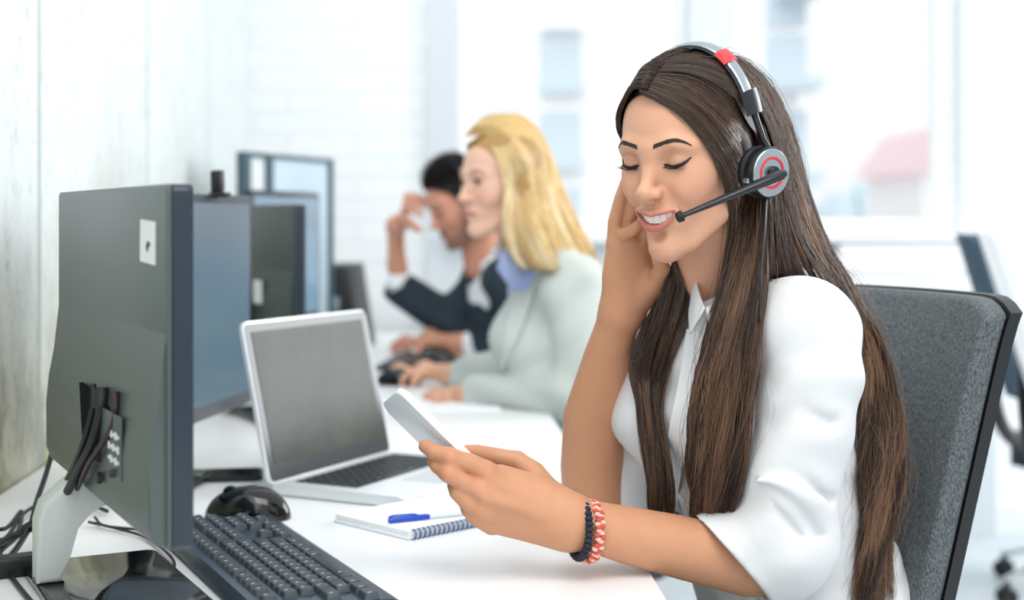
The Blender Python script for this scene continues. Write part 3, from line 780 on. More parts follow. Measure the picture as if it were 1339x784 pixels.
def head_tint(P, M, tone, smile=1., lip='#b5655c', beard=False, blush='#e2917c', scalp=None):
    Mi = np.array(M.inverted()); q = P @ Mi[:3, :3].T + Mi[:3, 3]
    C = np.tile(linc(tone), (len(P), 1))
    def mixin(wt, col): 
        nonlocal C
        wt = np.clip(wt, 0, 1)[:, None]; C = C*(1 - wt) + linc(col)*wt
    for sx in (-1, 1):
        mixin(.32*gauss(q, (sx*.040, .075, -.036), (.020, .03, .018)), blush)
        mixin(.45*gauss(q, (sx*.0300, .090, .0045), (.015, .02, .0075)), '#a86f58')
        mixin(.18*gauss(q, (sx*.0300, .085, -.014), (.014, .02, .005)), '#c08a74')
    mixin(.25*gauss(q, (0, .115, -.044), (.012, .012, .010)), blush)
    def near(f, r):
        D = np.full(len(q), 9.); pts = [np.array(f(x)) for x in np.linspace(-1, 1, 13)]
        for i, (a, b) in enumerate(zip(pts, pts[1:])):
            ba = b - a; h = np.clip(((q - a) @ ba)/(ba @ ba), 0, 1); x = -1 + (i + h)/6
            D = np.minimum(D, np.linalg.norm(q - a - h[:, None]*ba, axis=1) - r*(.35 + .65*(1 - x*x)))
        return np.clip(1 - D/.0010, 0, 1)
    if smile > .5:
        l_ = np.maximum(near(lambda t: (t*MC, yl(t*MC) + .001, zu(t*MC) + .0026*(1 - t*t)), .0040), near(lambda t: (t*MC, yl(t*MC), zl(t*MC) - .0040*(1 - t*t)), .0056))
    else:
        l_ = near(lambda t: (t*.0225, .1005 - 18*(t*.0225)**2, -.0690 + .0010*(1 - t*t)), .0052)
    if beard:
        b_ = gauss(q, (0, .07, -.100), (.05, .06, .030)) + gauss(q, (.050, .02, -.075), (.02, .04, .045)) + gauss(q, (-.050, .02, -.075), (.02, .04, .045)) + gauss(q, (0, .10, -.060), (.028, .02, .008))
        mixin(np.clip(b_*.9, 0, .8), '#4a3b36')
    mixin(l_*.85, lip)
    if smile > .5: mixin(np.clip(((.0945 - 14*q[:, 0]**2) - q[:, 1])/.003, 0, 1)*(np.abs(q[:, 0]) < MC*.96)*(q[:, 2] > zl(q[:, 0]) - .0012)*(q[:, 2] < zu(q[:, 0]) + .0012)*(q[:, 1] > .07), '#5a1f20')
    if scalp: mixin(np.clip((.027 + .56*q[:, 2] - q[:, 1])/.004, 0, 1)*(q[:, 2] > -.11), scalp)
    return C, q
from mathutils.bvhtree import BVHTree
class Surf:
    """projects face features (local x, z) onto the modelled head from the front"""
    def __init__(s, P, Q, M):
        Mi = np.array(M.inverted()); q = P @ Mi[:3, :3].T + Mi[:3, 3]
        keep = q[:, 1] > .0
        fs = [tuple(int(i) for i in f) for f in Q if keep[f].all()]
        s.M = M; s.b = BVHTree.FromPolygons([tuple(v) for v in q.astype(float)], fs)
    def at(s, x, z, off=.0):
        h = s.b.ray_cast(Vector((x, .2, z)), Vector((0, -1, 0)))
        y = h[0].y if h[0] else .09
        n = h[1] if h[0] else Vector((0, 1, 0))
        if n.y < 0: n = -n
        return Vector((x, y, z)) + n*off
def tube_set(name, lines, m, parent, seg=5, flat=1., M=None):
    """many thin tubes in one mesh; lines = [(points, radii)]"""
    V, Q, o = [], [], 0
    for pts, rr in lines:
        P = np.array([list(p) for p in pts], float); n = len(P)
        if M is not None: P = P @ np.array(M)[:3, :3].T + np.array(M)[:3, 3]
        rr = np.full(n, rr, float) if isinstance(rr, (int, float)) else np.array(rr, float)
        T = np.gradient(P, axis=0); T /= np.linalg.norm(T, axis=1)[:, None] + 1e-9
        ref = np.array([.3, .2, .93]) if abs(T[0] @ np.array([.3, .2, .93])) < .9 else np.array([1., 0, 0])
        A = np.cross(T, ref); A /= np.linalg.norm(A, axis=1)[:, None] + 1e-9; Bv = np.cross(T, A)
        an = np.arange(seg)*2*PI/seg
        ring = P[:, None] + (A[:, None]*np.cos(an)[None, :, None] + Bv[:, None]*np.sin(an)[None, :, None]*flat)*rr[:, None, None]
        V.append(ring.reshape(-1, 3))
        i = np.arange(n - 1)[:, None]*seg; j = np.arange(seg)[None]
        Q.append(np.stack([o + i + j, o + i + (j + 1) % seg, o + i + seg + (j + 1) % seg, o + i + seg + j], -1).reshape(-1, 4)); o += n*seg
    return link(name, np_mesh(name, np.concatenate(V), np.concatenate(Q)), m, parent)
m_brow = mat('dark_brow_hair', '#2a1c18', .6); m_lash = mat('black_lashes', '#0c0a0c', .5)
m_tooth = mat('tooth_enamel', '#fffdf8', .2); m_eye = mat('eye_white', '#e9e6e4', .15); m_iris = mat('dark_brown_iris', '#1c100b', .1)
m_mouth = mat('dark_red_mouth', '#6b2b2a', .5)
def brow(sf, sx, m_, parent, M, n=620, thick=1.):
    ls = []
    key = [(.0110, .0200), (.018, .0218), (.028, .0245), (.037, .0252), (.046, .0205), (.0510, .0160)]
    sp_ = np.array(spline([(a, b, 0) for a, b in key], 12))
    r_ = np.random.default_rng(5)
    for i in range(n):
        t_ = r_.uniform(0, 1)**.9; p = sp_[int(t_*(len(sp_) - 2))]; q = sp_[min(len(sp_) - 1, int(t_*(len(sp_) - 2)) + 6)]
        wdt_ = (.0056 if t_ < .5 else .0056*(1 - (t_ - .5)/.55))*thick
        dz = r_.uniform(-1, 1)*wdt_*.42
        a = sf.at(sx*p[0], p[1] + dz, .0004); b = sf.at(sx*(p[0]*.5 + q[0]*.5), p[1]*.5 + q[1]*.5 + dz*.8 + .0003, .0006); c = sf.at(sx*q[0], q[1] + dz*.6, .0005)
        ls.append(([a, b, c], [.00026, .00028, .00010]))
    return tube_set('eyebrow', ls, m_, parent, 4, M=M)
def eye_set(sf, sx, M, parent, s, closed=True, liner=True):
    c = M @ Vector((sx*.0300, .0762, -.0008))
    eb = MB(); eb.M = Matrix.Translation(c)
    bmesh.ops.create_uvsphere(eb.bm, u_segments=32, v_segments=20, radius=.0119*s)
    for v in eb.bm.verts: v.co += c
    e = eb.build('eyeball', m_eye, parent)
    d = Vector((0, .8, -.62 if closed else -.12)).normalized()
    ib = MB(); ib.M = M @ Matrix.Translation(Vector((sx*.0300, .0762, -.0008)) + d*.0102) @ d.to_track_quat('Z', 'Y').to_matrix().to_4x4()
    ib.lathe([(.0058, -.0006), (.0056, .0012), (.0030, .0020), (.0004, .0022)], seg=20); ib.build('iris', m_iris, e)
    ls = []
    z0 = -.0035 if closed else .0018
    arc = [(-.0128, z0 + .0004), (-.008, z0 - .0002 if closed else z0 + .0012), (0, z0 - .0014 if closed else z0 + .0018), (.008, z0 - .0004 if closed else z0 + .0008), (.0128, z0 + .0016), (.0180, z0 + .0062)]
    if not liner: arc = arc[:5]
    pts = [sf.at(sx*(.0300 + a[0]), a[1], .0003) for a in [tuple(p[:2]) for p in spline([(a, b, 0) for a, b in arc], 5)]]
    n = len(pts); ls.append((pts, [.0005 + .0016*math.sin(min(1, (i + 2)/(n*.55))*PI/2)*(1 if i < n*.72 else max(.12, 1 - (i - n*.72)/(n*.28))) for i in range(n)]))
    if closed:
        r_ = np.random.default_rng(3)
        for i in range(34):
            t_ = i/33; j = int((.12 + t_*.70)*(n - 1)); p = pts[j]; out = (t_ - .35)*.9
            L_ = .0075 + .003*t_
            q1 = p + Vector((sx*out*.003, .0045, -.0022)); q2 = p + Vector((sx*out*.0085, L_*.95, -.0022 + .0008*t_))
            ls.append(([p, q1, q2], [.00036, .00028, .00008]))
        low = [sf.at(sx*(.0300 + a), b, .0002) for a, b in ((-.009, -.0072), (-.003, -.0084), (.004, -.0082), (.010, -.0058))]
        ls.append((low, .0004))
        for i in range(12):
            a = -.008 + .018*i/11; p = sf.at(sx*(.0300 + a), -.0078, .0003); ls.append(([p, p + Vector((sx*a*.12, .001, -.0028))], [.00022, .00008]))
    return tube_set('eyelashes', ls, m_lash, parent, 5, M=M)
def teeth(M, parent):
    b = MB(); b.M = M
    ws = [.0086, .0070, .0072, .0060]; x = 0
    for i, wd_ in enumerate(ws):
        xc = x + wd_/2; x += wd_*.92
        for sx in (-1, 1):
            slope = 2*13*xc
            hgt = [.0120, .0112, .0112, .0095, .007][i]
            zt_ = float(zu(xc)) + .0022
            b.box((sx*xc*.98, .0962 - 14*xc*xc - .002, zt_ - hgt/2), (wd_ + .0002, .0040, hgt), rot=(0, 0, -sx*math.atan(slope)), bev=.0012, seg=3)
    return b.build('teeth', m_tooth, parent)

# ================================================================ the woman with the headset
TONE = '#d3a083'
woman = empty('person', (1.0*.33, 1.78, 0), 0, 'smiling brunette woman in a white blouse wearing a headset and looking at a phone', 'person')
HS = .935
fy, fp = 39, 14
O = W(857.5, 210, 1.60) - (head_matrix((0, 0, 0), fy, fp, 1).to_3x3() @ Vector((0, .078*HS, 0)))
HM = head_matrix(O, fy, fp, HS)
hf = head_field(HM, HS)
hf.frame(None)
hf.chain([W(938, 285, 1.695), W(930, 340, 1.715), W(926, 395, 1.735), W(935, 440, 1.75)], [.047, .043, .043, .068], .022)
hp, hq = hf.mesh(.0014)
hp = relax(hp, hq, 2)
sf = Surf(hp, hq, HM)
hc, _ = head_tint(hp, HM, TONE, scalp='#2a1d19')
# arms and hands
def hand_tint(P, tone, tips):
    C = np.tile(linc(tone), (len(P), 1))
    for t_ in tips:
        wt = .35*gauss(P, t_, .011)[:, None]; C = C*(1 - wt) + linc('#d98a70')*wt
    return C
af = Field()
w_ = lambda *a: np.array(W(*a))
# near (left) arm
af.chain([w_(1008, 730, 1.660), w_(980, 732, 1.652), w_(900, 717, 1.64), w_(820, 699, 1.622), w_(742, 680, 1.60)], [.040, .041, .0355, .0315, .0255], .012)
af.chain([w_(745, 667, 1.60), w_(700, 640, 1.598), w_(655, 622, 1.59)], [.020, .017, .0125], .014)
af.chain([w_(742, 684, 1.595), w_(690, 658, 1.592), w_(640, 645, 1.582)], [.021, .0175, .013], .014)
af.chain([w_(740, 692, 1.60), w_(690, 680, 1.596), w_(640, 668, 1.586)], [.020, .016, .0125], .014)
af.chain([w_(742, 697, 1.61), w_(700, 692, 1.605), w_(648, 684, 1.598)], [.017, .0145, .0115], .014)
fingers = [([(648, 622, 1.585), (616, 605, 1.572), (588, 597, 1.566), (566, 590, 1.570), (556, 583, 1.577)], [.0118, .0100, .0092, .0084, .0074]),
           ([(634, 645, 1.578), (604, 629, 1.566), (586, 618, 1.564), (572, 609, 1.572), (566, 601, 1.582)], [.0120, .0100, .0092, .0082, .0070]),
           ([(634, 668, 1.582), (610, 654, 1.572), (598, 643, 1.570), (594, 634, 1.578), (596, 626, 1.590)], [.0118, .0098, .0090, .0080, .0070]),
           ([(642, 686, 1.594), (622, 676, 1.586), (612, 666, 1.584), (608, 658, 1.592), (610, 650, 1.602)], [.0108, .0088, .0080, .0070, .0062])]
for pts, rr in fingers: af.chain([w_(*p) for p in pts], rr, .0035)
af.chain([w_(722, 655, 1.615), w_(697, 618, 1.632), w_(676, 602, 1.640)], [.018, .0135, .0108], .016)
af.chain([w_(676, 602, 1.640), w_(645, 596, 1.640), w_(624, 592, 1.632), w_(612, 590, 1.626)], [.0106, .0098, .0094, .0076], .003)
for p in ((588, 597, 1.564), (586, 618, 1.562), (636, 616, 1.576), (626, 641, 1.570), (628, 664, 1.574)): af.ell(w_(*p), (.0080, .0080, .0080), .008)
# tendons on the back of the hand
for a_, b_ in (((715, 662, 1.583), (640, 630, 1.572)), ((715, 674, 1.580), (634, 650, 1.566))): af.chain([w_(*a_), w_(*b_)], [.0035, .004], .012)
# far (right) arm
af.chain([w_(850, 500, 1.875), w_(806, 640, 1.868), w_(784, 690, 1.850)], [.048, .046, .040], .02)
af.chain([w_(781, 690, 1.845), w_(775, 610, 1.83), w_(777, 545, 1.815), w_(794, 470, 1.785), w_(811, 408, 1.755)], [.042, .0405, .0385, .030, .0235], .015)
af.chain([w_(808, 410, 1.755), w_(803, 360, 1.74), w_(806, 318, 1.728)], [.019, .0145, .0115], .014)
af.chain([w_(812, 410, 1.755), w_(818, 360, 1.742), w_(822, 315, 1.73)], [.020, .016, .0115], .014)
af.chain([w_(818, 408, 1.755), w_(834, 362, 1.745), w_(838, 318, 1.738)], [.019, .016, .0115], .014)
af.chain([w_(824, 402, 1.755), w_(846, 366, 1.752), w_(852, 325, 1.752)], [.017, .0150, .011], .014)
far_f = [([(804, 318, 1.728), (804, 290, 1.722), (812, 258, 1.715), (820, 234, 1.712)], [.0100, .0086, .0078, .0066]),
         ([(820, 316, 1.730), (824, 286, 1.722), (829, 262, 1.715), (836, 246, 1.712)], [.0104, .0090, .0082, .0070]),
         ([(838, 318, 1.738), (846, 296, 1.728), (850, 270, 1.726), (852, 252, 1.724)], [.0104, .0092, .0084, .0070]),
         ([(852, 326, 1.750), (860, 300, 1.742), (864, 276, 1.738), (866, 262, 1.736)], [.0104, .0090, .0082, .0070])]
for pts, rr in far_f: af.chain([w_(*p) for p in pts], rr, .0035)
af.chain([w_(842, 385, 1.745), w_(860, 366, 1.730), w_(866, 350, 1.712), w_(860, 336, 1.700)], [.0165, .0125, .0100, .0076], .010)
af.chain([w_(815, 306, 1.716), w_(828, 300, 1.706), w_(834, 294, 1.704)], [.008, .0072, .0062], .003)
ap, aq = af.mesh(.0015)
ap = relax(ap, aq, 2)
tips = [w_(*p[0][-1]) for p in fingers] + [w_(*p[0][-1]) for p in far_f] + [w_(612, 590, 1.626), w_(588, 597, 1.56), w_(586, 618, 1.56), w_(636, 618, 1.575), w_(626, 641, 1.57)]
ac = hand_tint(ap, '#cb9472', tips)
# trunk under the clothes, legs on the chair
tf = Field()
bax = (.60, -.80, 0)
fdir = np.array([-.80, -.60, 0])
tf.echain([w_(1060, 850, 1.84), w_(1030, 700, 1.80), w_(975, 545, 1.77), w_(945, 470, 1.755)], [.105, .088, .092, .070], bax, 1.40, .03)
tf.chain([w_(845, 462, 1.855), w_(935, 440, 1.755), w_(1050, 435, 1.63)], [.046, .055, .048], .03)
tf.chain([w_(1054, 435, 1.63), w_(1050, 570, 1.618), w_(1022, 690, 1.635), w_(1008, 718, 1.655)], [.044, .040, .038, .038], .02)
hipc = w_(1060, 860, 1.84)
for sgn in (-1, 1):
    a0 = hipc + np.array(bax)*.085*sgn; k0 = a0 + fdir*.40 + np.array([0, 0, .02])
    f0_ = k0 + fdir*.02 - np.array([0, 0, .43])
    a0[2] = .54; k0[2] = .55; f0_[2] = .085
    tf.chain([a0, k0], [.080, .058], .03); tf.chain([k0, f0_], [.056, .040], .02)
    tf.chain([f0_, f0_ + fdir*.13 - np.array([0, 0, .045])], [.040, .030], .02)
tp, tq = tf.mesh(.008)
tc_ = np.tile(linc(TONE), (len(tp), 1))
P_, Q_ = merge([(hp, hq), (ap, aq), (tp, tq)])
me = np_mesh('body', P_ - np.array(woman.location, np.float32), Q_)
color_attr(me, np.concatenate([hc, ac, tc_]))
m_skin = skin_mat('tanned_skin', TONE)
link('body', me, m_skin, woman)
LW = Matrix.Translation(-woman.location)
face = HM; HMl = LW @ HM
for sx in (-1, 1):
    brow(sf, sx, m_brow, woman, HMl); eye_set(sf, sx, HMl, woman, HS)
teeth(HMl, woman)
# ---------------------------------------------------------------- casting from the eye point onto a modelled surface
EYEP = Vector((0, 0, EYE))
def make_bvh(P, Q): return BVHTree.FromPolygons([tuple(float(c) for c in v) for v in P], [tuple(int(i) for i in f) for f in Q])
def hit(b, px, py, off=0., default=None):
    d = (W(px, py, 1.) - EYEP).normalized(); h = b.ray_cast(EYEP, d)
    if h[0] is None: return None if default is None else W(px, py, default)
    n = h[1] if h[1].dot(d) < 0 else -h[1]
    return h[0] + n*off
# ---------------------------------------------------------------- blouse
m_cloth = mat('white_crepe_cloth', '#dcdddf', .8)
bump(m_cloth, noise(m_cloth, coords(m_cloth), 900, 2), .12, .0006)
bf = Field()
bf.echain([w_(1075, 880, 1.83), w_(1040, 740, 1.80), w_(1000, 620, 1.785), w_(965, 540, 1.765), w_(945, 470, 1.755), w_(938, 440, 1.752)], [.125, .108, .098, .104, .082, .062], bax, 1.32, .03)
bf.chain([w_(932, 396, 1.728), w_(938, 440, 1.745)], [.0495, .070], .03)
bf.chain([w_(848, 462, 1.855), w_(935, 425, 1.752), w_(1052, 432, 1.635)], [.056, .050, .056], .035)
ch_ = w_(940, 545, 1.765)
for sg_ in (-1, 1):
    bf.ell(ch_ + fdir*.052 + np.array(bax)*.062*sg_ + np.array([0, 0, .0]), (.052, .052, .054), .05)
# near sleeve, far sleeve
bf.chain([w_(1054, 432, 1.632), w_(1062, 490, 1.622)], [.058, .0555], .02)
bf.chain([w_(1062, 490, 1.622), w_(1050, 570, 1.618), w_(1034, 640, 1.622), w_(1024, 706, 1.634)], [.0555, .0535, .0535, .0590], .006)
bf.chain([w_(1024, 708, 1.636), w_(992, 728, 1.642), w_(930, 742, 1.642)], [.059, .061, .061], .02)
bf.chain([w_(848, 462, 1.855), w_(834, 560, 1.868), w_(815, 665, 1.868)], [.058, .058, .060], .02)
# rolled cuff band
cuffn = np.array(W(915, 683, 1.64) - W(1003, 786, 1.64)); cuffn = np.array([-cuffn[2], 0, cuffn[0]]); cuffn /= np.linalg.norm(cuffn)
if cuffn[0] > 0: cuffn = -cuffn
cuffc = w_(960, 735, 1.64)
cuffn = cuffn + np.array([0, -.12, 0])
def folds(X, Y, Z):
    a = .0016*np.sin(52*X + 38*Z + 2.2*np.sin(21*Z + 9*Y)) + .0014*np.sin(95*Z - 30*X + 2.5*np.sin(24*X + 6*Y) + 20*Y)
    # crisper creases gathering around the bent elbow and the armpit
    c = -.0035*np.abs(np.sin(46*(X*.8 - Z*.45) + 1.6*np.sin(15*Z)))**4*np.exp(-((X - .255)/.08)**2 - ((Z - .93)/.13)**2)
    d_ = .0022*np.sin(70*(X*.62 - Y*.78) + 3*Z + 2*np.sin(9*Z))*np.clip((Y - 1.66)/.05, 0, 1)
    return a*.8 + c*.5 + d_
bf.add(folds, np.array([-.2, 1.3, .4]), np.array([.8, 2.2, 1.3]), .001, 'd')
def groove(pts, r_, k_, op='s'): bf.chain([w_(*p) for p in [tuple(q) for q in spline(pts, 4)]], r_, k_, op)
groove([(976, 612, 1.585), (1005, 612, 1.566), (1045, 624, 1.563), (1085, 652, 1.590)], .0016, .016)
groove([(972, 636, 1.590), (1005, 644, 1.568), (1040, 662, 1.565), (1070, 700, 1.585)], .0012, .014)
groove([(990, 664, 1.575), (1020, 674, 1.572), (1045, 700, 1.578)], .0010, .012)
groove([(1004, 500, 1.588), (1028, 476, 1.566), (1070, 456, 1.562)], .0014, .020)
groove([(1004, 556, 1.585), (1040, 540, 1.563), (1085, 552, 1.572)], .0010, .022)
groove([(990, 628, 1.580), (1012, 630, 1.572), (1045, 644, 1.570), (1074, 672, 1.590)], .0012, .014, 'u')
groove([(1008, 655, 1.578), (1035, 700, 1.570), (1052, 760, 1.590)], .0006, .006)
# hollow out cuffs and the neck opening, cut the sleeve ends
bf.chain([w_(985, 730, 1.648), w_(900, 740, 1.64), w_(800, 740, 1.64)], [.050, .055, .07], .004, 's')
def cut_near(X, Y, Z):
    d = (X - cuffc[0])*cuffn[0] + (Y - cuffc[1])*cuffn[1] + (Z - cuffc[2])*cuffn[2]
    box = np.maximum(np.maximum(X - .30, np.abs(Y - 1.64) - .085), np.maximum(Z - .86, .60 - Z))
    return np.maximum(box, -d)
bf.add(cut_near, np.array([.0, 1.54, .60]), np.array([.30, 1.74, .86]), .002, 's')
bf.chain([w_(812, 655, 1.866), w_(795, 740, 1.86)], [.050, .056], .004, 's')
def cut_far(X, Y, Z):
    p = w_(822, 684, 1.866); n = np.array([-.35, 0, -.94])
    d = (X - p[0])*n[0] + (Z - p[2])*n[2]
    box = np.maximum(np.maximum(X - .19, .02 - X), np.maximum(np.abs(Y - 1.87) - .09, Z - .90))
    return np.maximum(box, -d)
bf.add(cut_far, np.array([.02, 1.78, .5]), np.array([.19, 1.96, .90]), .002, 's')
bf.chain([w_(932, 330, 1.715), w_(928, 392, 1.728)], [.046, .0465], .006, 's')
bf.plane((0, 0, .60), (0, 0, -1), .004, 'i', 2.)
bp, bq = bf.mesh(.0026); bp = relax(bp, bq, 1)
blouse = link('blouse', np_mesh('blouse', bp - np.array(woman.location, np.float32), bq), m_cloth, woman)
bb = make_bvh(bp, bq)
def strip(name, pts, halfw, th_, m_, parent, normal, bev=0):
    """raised band that follows points; halfw list"""
    b = MB(); pts = [Vector(p) for p in pts]; rows = []
    for i, p in enumerate(pts):
        t_ = (pts[min(i+1, len(pts)-1)] - pts[max(i-1, 0)]).normalized(); n = Vector(normal[i]).normalized(); s_ = t_.cross(n).normalized()
        hw = halfw[i] if isinstance(halfw, (list, tuple)) else halfw
        rows.append([b.bm.verts.new(p + s_*hw*a + n*th_*h - parent.location) for a, h in ((-1, -.5), (-1, 1), (0, 1.15), (1, 1), (1, -.5))])
    for a, c in zip(rows, rows[1:]):
        for i in range(5): b.bm.faces.new((a[i], a[(i+1) % 5], c[(i+1) % 5], c[i]))
    b.bm.faces.new(rows[0]); b.bm.faces.new(rows[-1][::-1])
    return b.build(name, m_, parent)
pl_ = [hit(bb, x, y) for x, y in [tuple(p[:2]) for p in spline([(911, 432, 0), (906, 470, 0), (897, 520, 0), (886, 575, 0), (880, 630, 0), (880, 700, 0), (890, 780, 0)], 4)]]
pl_ = [p for p in pl_ if p is not None]
if len(pl_) > 3:
    strip('placket', pl_, .013, .0016, m_cloth, woman, [(-.62, -.78, .05)]*len(pl_))
    for k in ():
        if k < len(pl_): MB().lathe([(.0001, .0028), (.0040, .0026), (.0052, .0012), (.0050, 0)], pl_[k] + Vector((-.62, -.78, 0))*.0012 - woman.location, 16, Vector((-.62, -.78, .05)).to_track_quat('Z', 'Y').to_euler()).build('button', mat('pearl_button', '#e9e9ea', .25), woman)
# collar: two folded leaves, wrapping the neck from the nape to the throat
def leaf(rows_, name='collar'):
    """rows_: (fold point on the neck, outer edge) from nape to tip"""
    b = MB(); n = 14
    A = spline([tuple(r[0]) for r in rows_], n//2); C = spline([tuple(r[1]) for r in rows_], n//2); rows = []
    for a, c in zip(A, C):
        a, c = Vector(a) - woman.location, Vector(c) - woman.location
        out = Vector((-.35, -.9, .3))*.005
        rows.append([b.bm.verts.new(v) for v in (a - Vector((0, 0, .014)) - out*.6, a, a*.7 + c*.3 + out*.8, a*.3 + c*.7 + out*.6, c)])
    for r0, r1 in zip(rows, rows[1:]):
        for i in range(4): b.bm.faces.new((r0[i], r0[i+1], r1[i+1], r1[i]))
    o = b.build(name, m_cloth, woman); md = o.modifiers.new('thickness', 'SOLIDIFY'); md.thickness = .0018; md.offset = 0
    return o
def sheet(rows_, name, m_, par, th_=.002, n=6):
    """smooth thin cloth through rows of world points"""
    cols_ = list(zip(*[[tuple(p) for p in r] for r in rows_]))
    S_ = [spline(list(c), n) for c in cols_]; rr = [spline([tuple(S_[j][i]) for j in range(len(S_))], n) for i in range(len(S_[0]))]
    b = MB(); V_ = [[b.bm.verts.new(Vector([float(x) for x in p]) - par.location) for p in r] for r in rr]
    for r0, r1 in zip(V_, V_[1:]):
        for i in range(len(r0) - 1): b.bm.faces.new((r0[i], r0[i+1], r1[i+1], r1[i]))
    o = b.build(name, m_, par); md = o.modifiers.new('thickness', 'SOLIDIFY'); md.thickness = th_; md.offset = 0; return o
sheet([[W(908, 356, 1.705), W(904, 368, 1.708), W(902, 384, 1.712)], [W(914, 382, 1.668), W(908, 396, 1.668), W(901, 410, 1.684)], [W(922, 402, 1.640), W(912, 420, 1.640), W(902, 437, 1.652)]], 'collar', m_cloth, woman)
sheet([[W(962, 380, 1.668), W(966, 400, 1.655), W(970, 424, 1.650)], [W(942, 392, 1.648), W(945, 412, 1.634), W(950, 438, 1.630)], [W(923, 402, 1.638), W(927, 424, 1.626), W(934, 450, 1.622)]], 'collar', m_cloth, woman)
# ---------------------------------------------------------------- trousers and shoes (mostly below the frame)
lf = Field()
for sgn in (-1, 1):
    a0 = hipc + np.array(bax)*.085*sgn; k0 = a0 + fdir*.40 + np.array([0, 0, .02]); f0_ = k0 + fdir*.02 - np.array([0, 0, .43])
    a0[2] = .545; k0[2] = .55; f0_[2] = .10
    lf.chain([a0, k0], [.088, .067], .03); lf.chain([k0, f0_], [.066, .052], .02)
lf.echain([hipc + np.array([0, 0, .01]), hipc*np.array([1, 1, 0]) + np.array([0, 0, .66])], [.115, .10], bax, 1.45, .03)
lp, lq = lf.mesh(.008)
link('trousers', np_mesh('trousers', lp - np.array(woman.location, np.float32), lq), mat('dark_blue_trousers', '#232c3c', .8), woman)
for sgn in (-1, 1):
    sfld = Field(); a0 = hipc + np.array(bax)*.085*sgn + fdir*.42; a0[2] = .045
    sfld.echain([a0, a0 + fdir*.15], [.042, .036], (0, 0, 1), .8, .01); sfld.plane((0, 0, .008), (0, 0, -1), .004, 'i', 4.)
    q0, q1 = sfld.mesh(.005); link('shoe', np_mesh('shoe', q0 - np.array(woman.location, np.float32), q1), m_black, woman)

# ---------------------------------------------------------------- hair
def hair_mat(name, c0, c1, rough=.36):
    m = mat(name, c0, rough, spec=.45)
    a = N(m, 'ShaderNodeVertexColor'); a.layer_name = 'tint'
    base(m, mixc(m, a.outputs[0], c0, c1)); return m
def collide(P, F, off, it=2):
    """moves points that lie inside a modelled volume out to its surface"""
    Q = P.reshape(-1, 3).astype(np.float32); lo, hi = Q.min(0), Q.max(0)
    for _ in range(it):
        D = F.ev(Q[:, 0], Q[:, 1], Q[:, 2], lo, hi, .01); ix = np.where(D < off)[0]
        if not len(ix): break
        q = Q[ix]; e = .002; g = []
        for a in range(3):
            d_ = np.zeros(3, np.float32); d_[a] = e
            g.append(F.ev(q[:, 0] + d_[0], q[:, 1] + d_[1], q[:, 2] + d_[2], lo, hi, .01) - F.ev(q[:, 0] - d_[0], q[:, 1] - d_[1], q[:, 2] - d_[2], lo, hi, .01))
        g = np.stack(g, 1); g /= np.linalg.norm(g, axis=1)[:, None] + 1e-9
        Q[ix] = q + g*(off - D[ix])[:, None]
    return Q.reshape(P.shape)
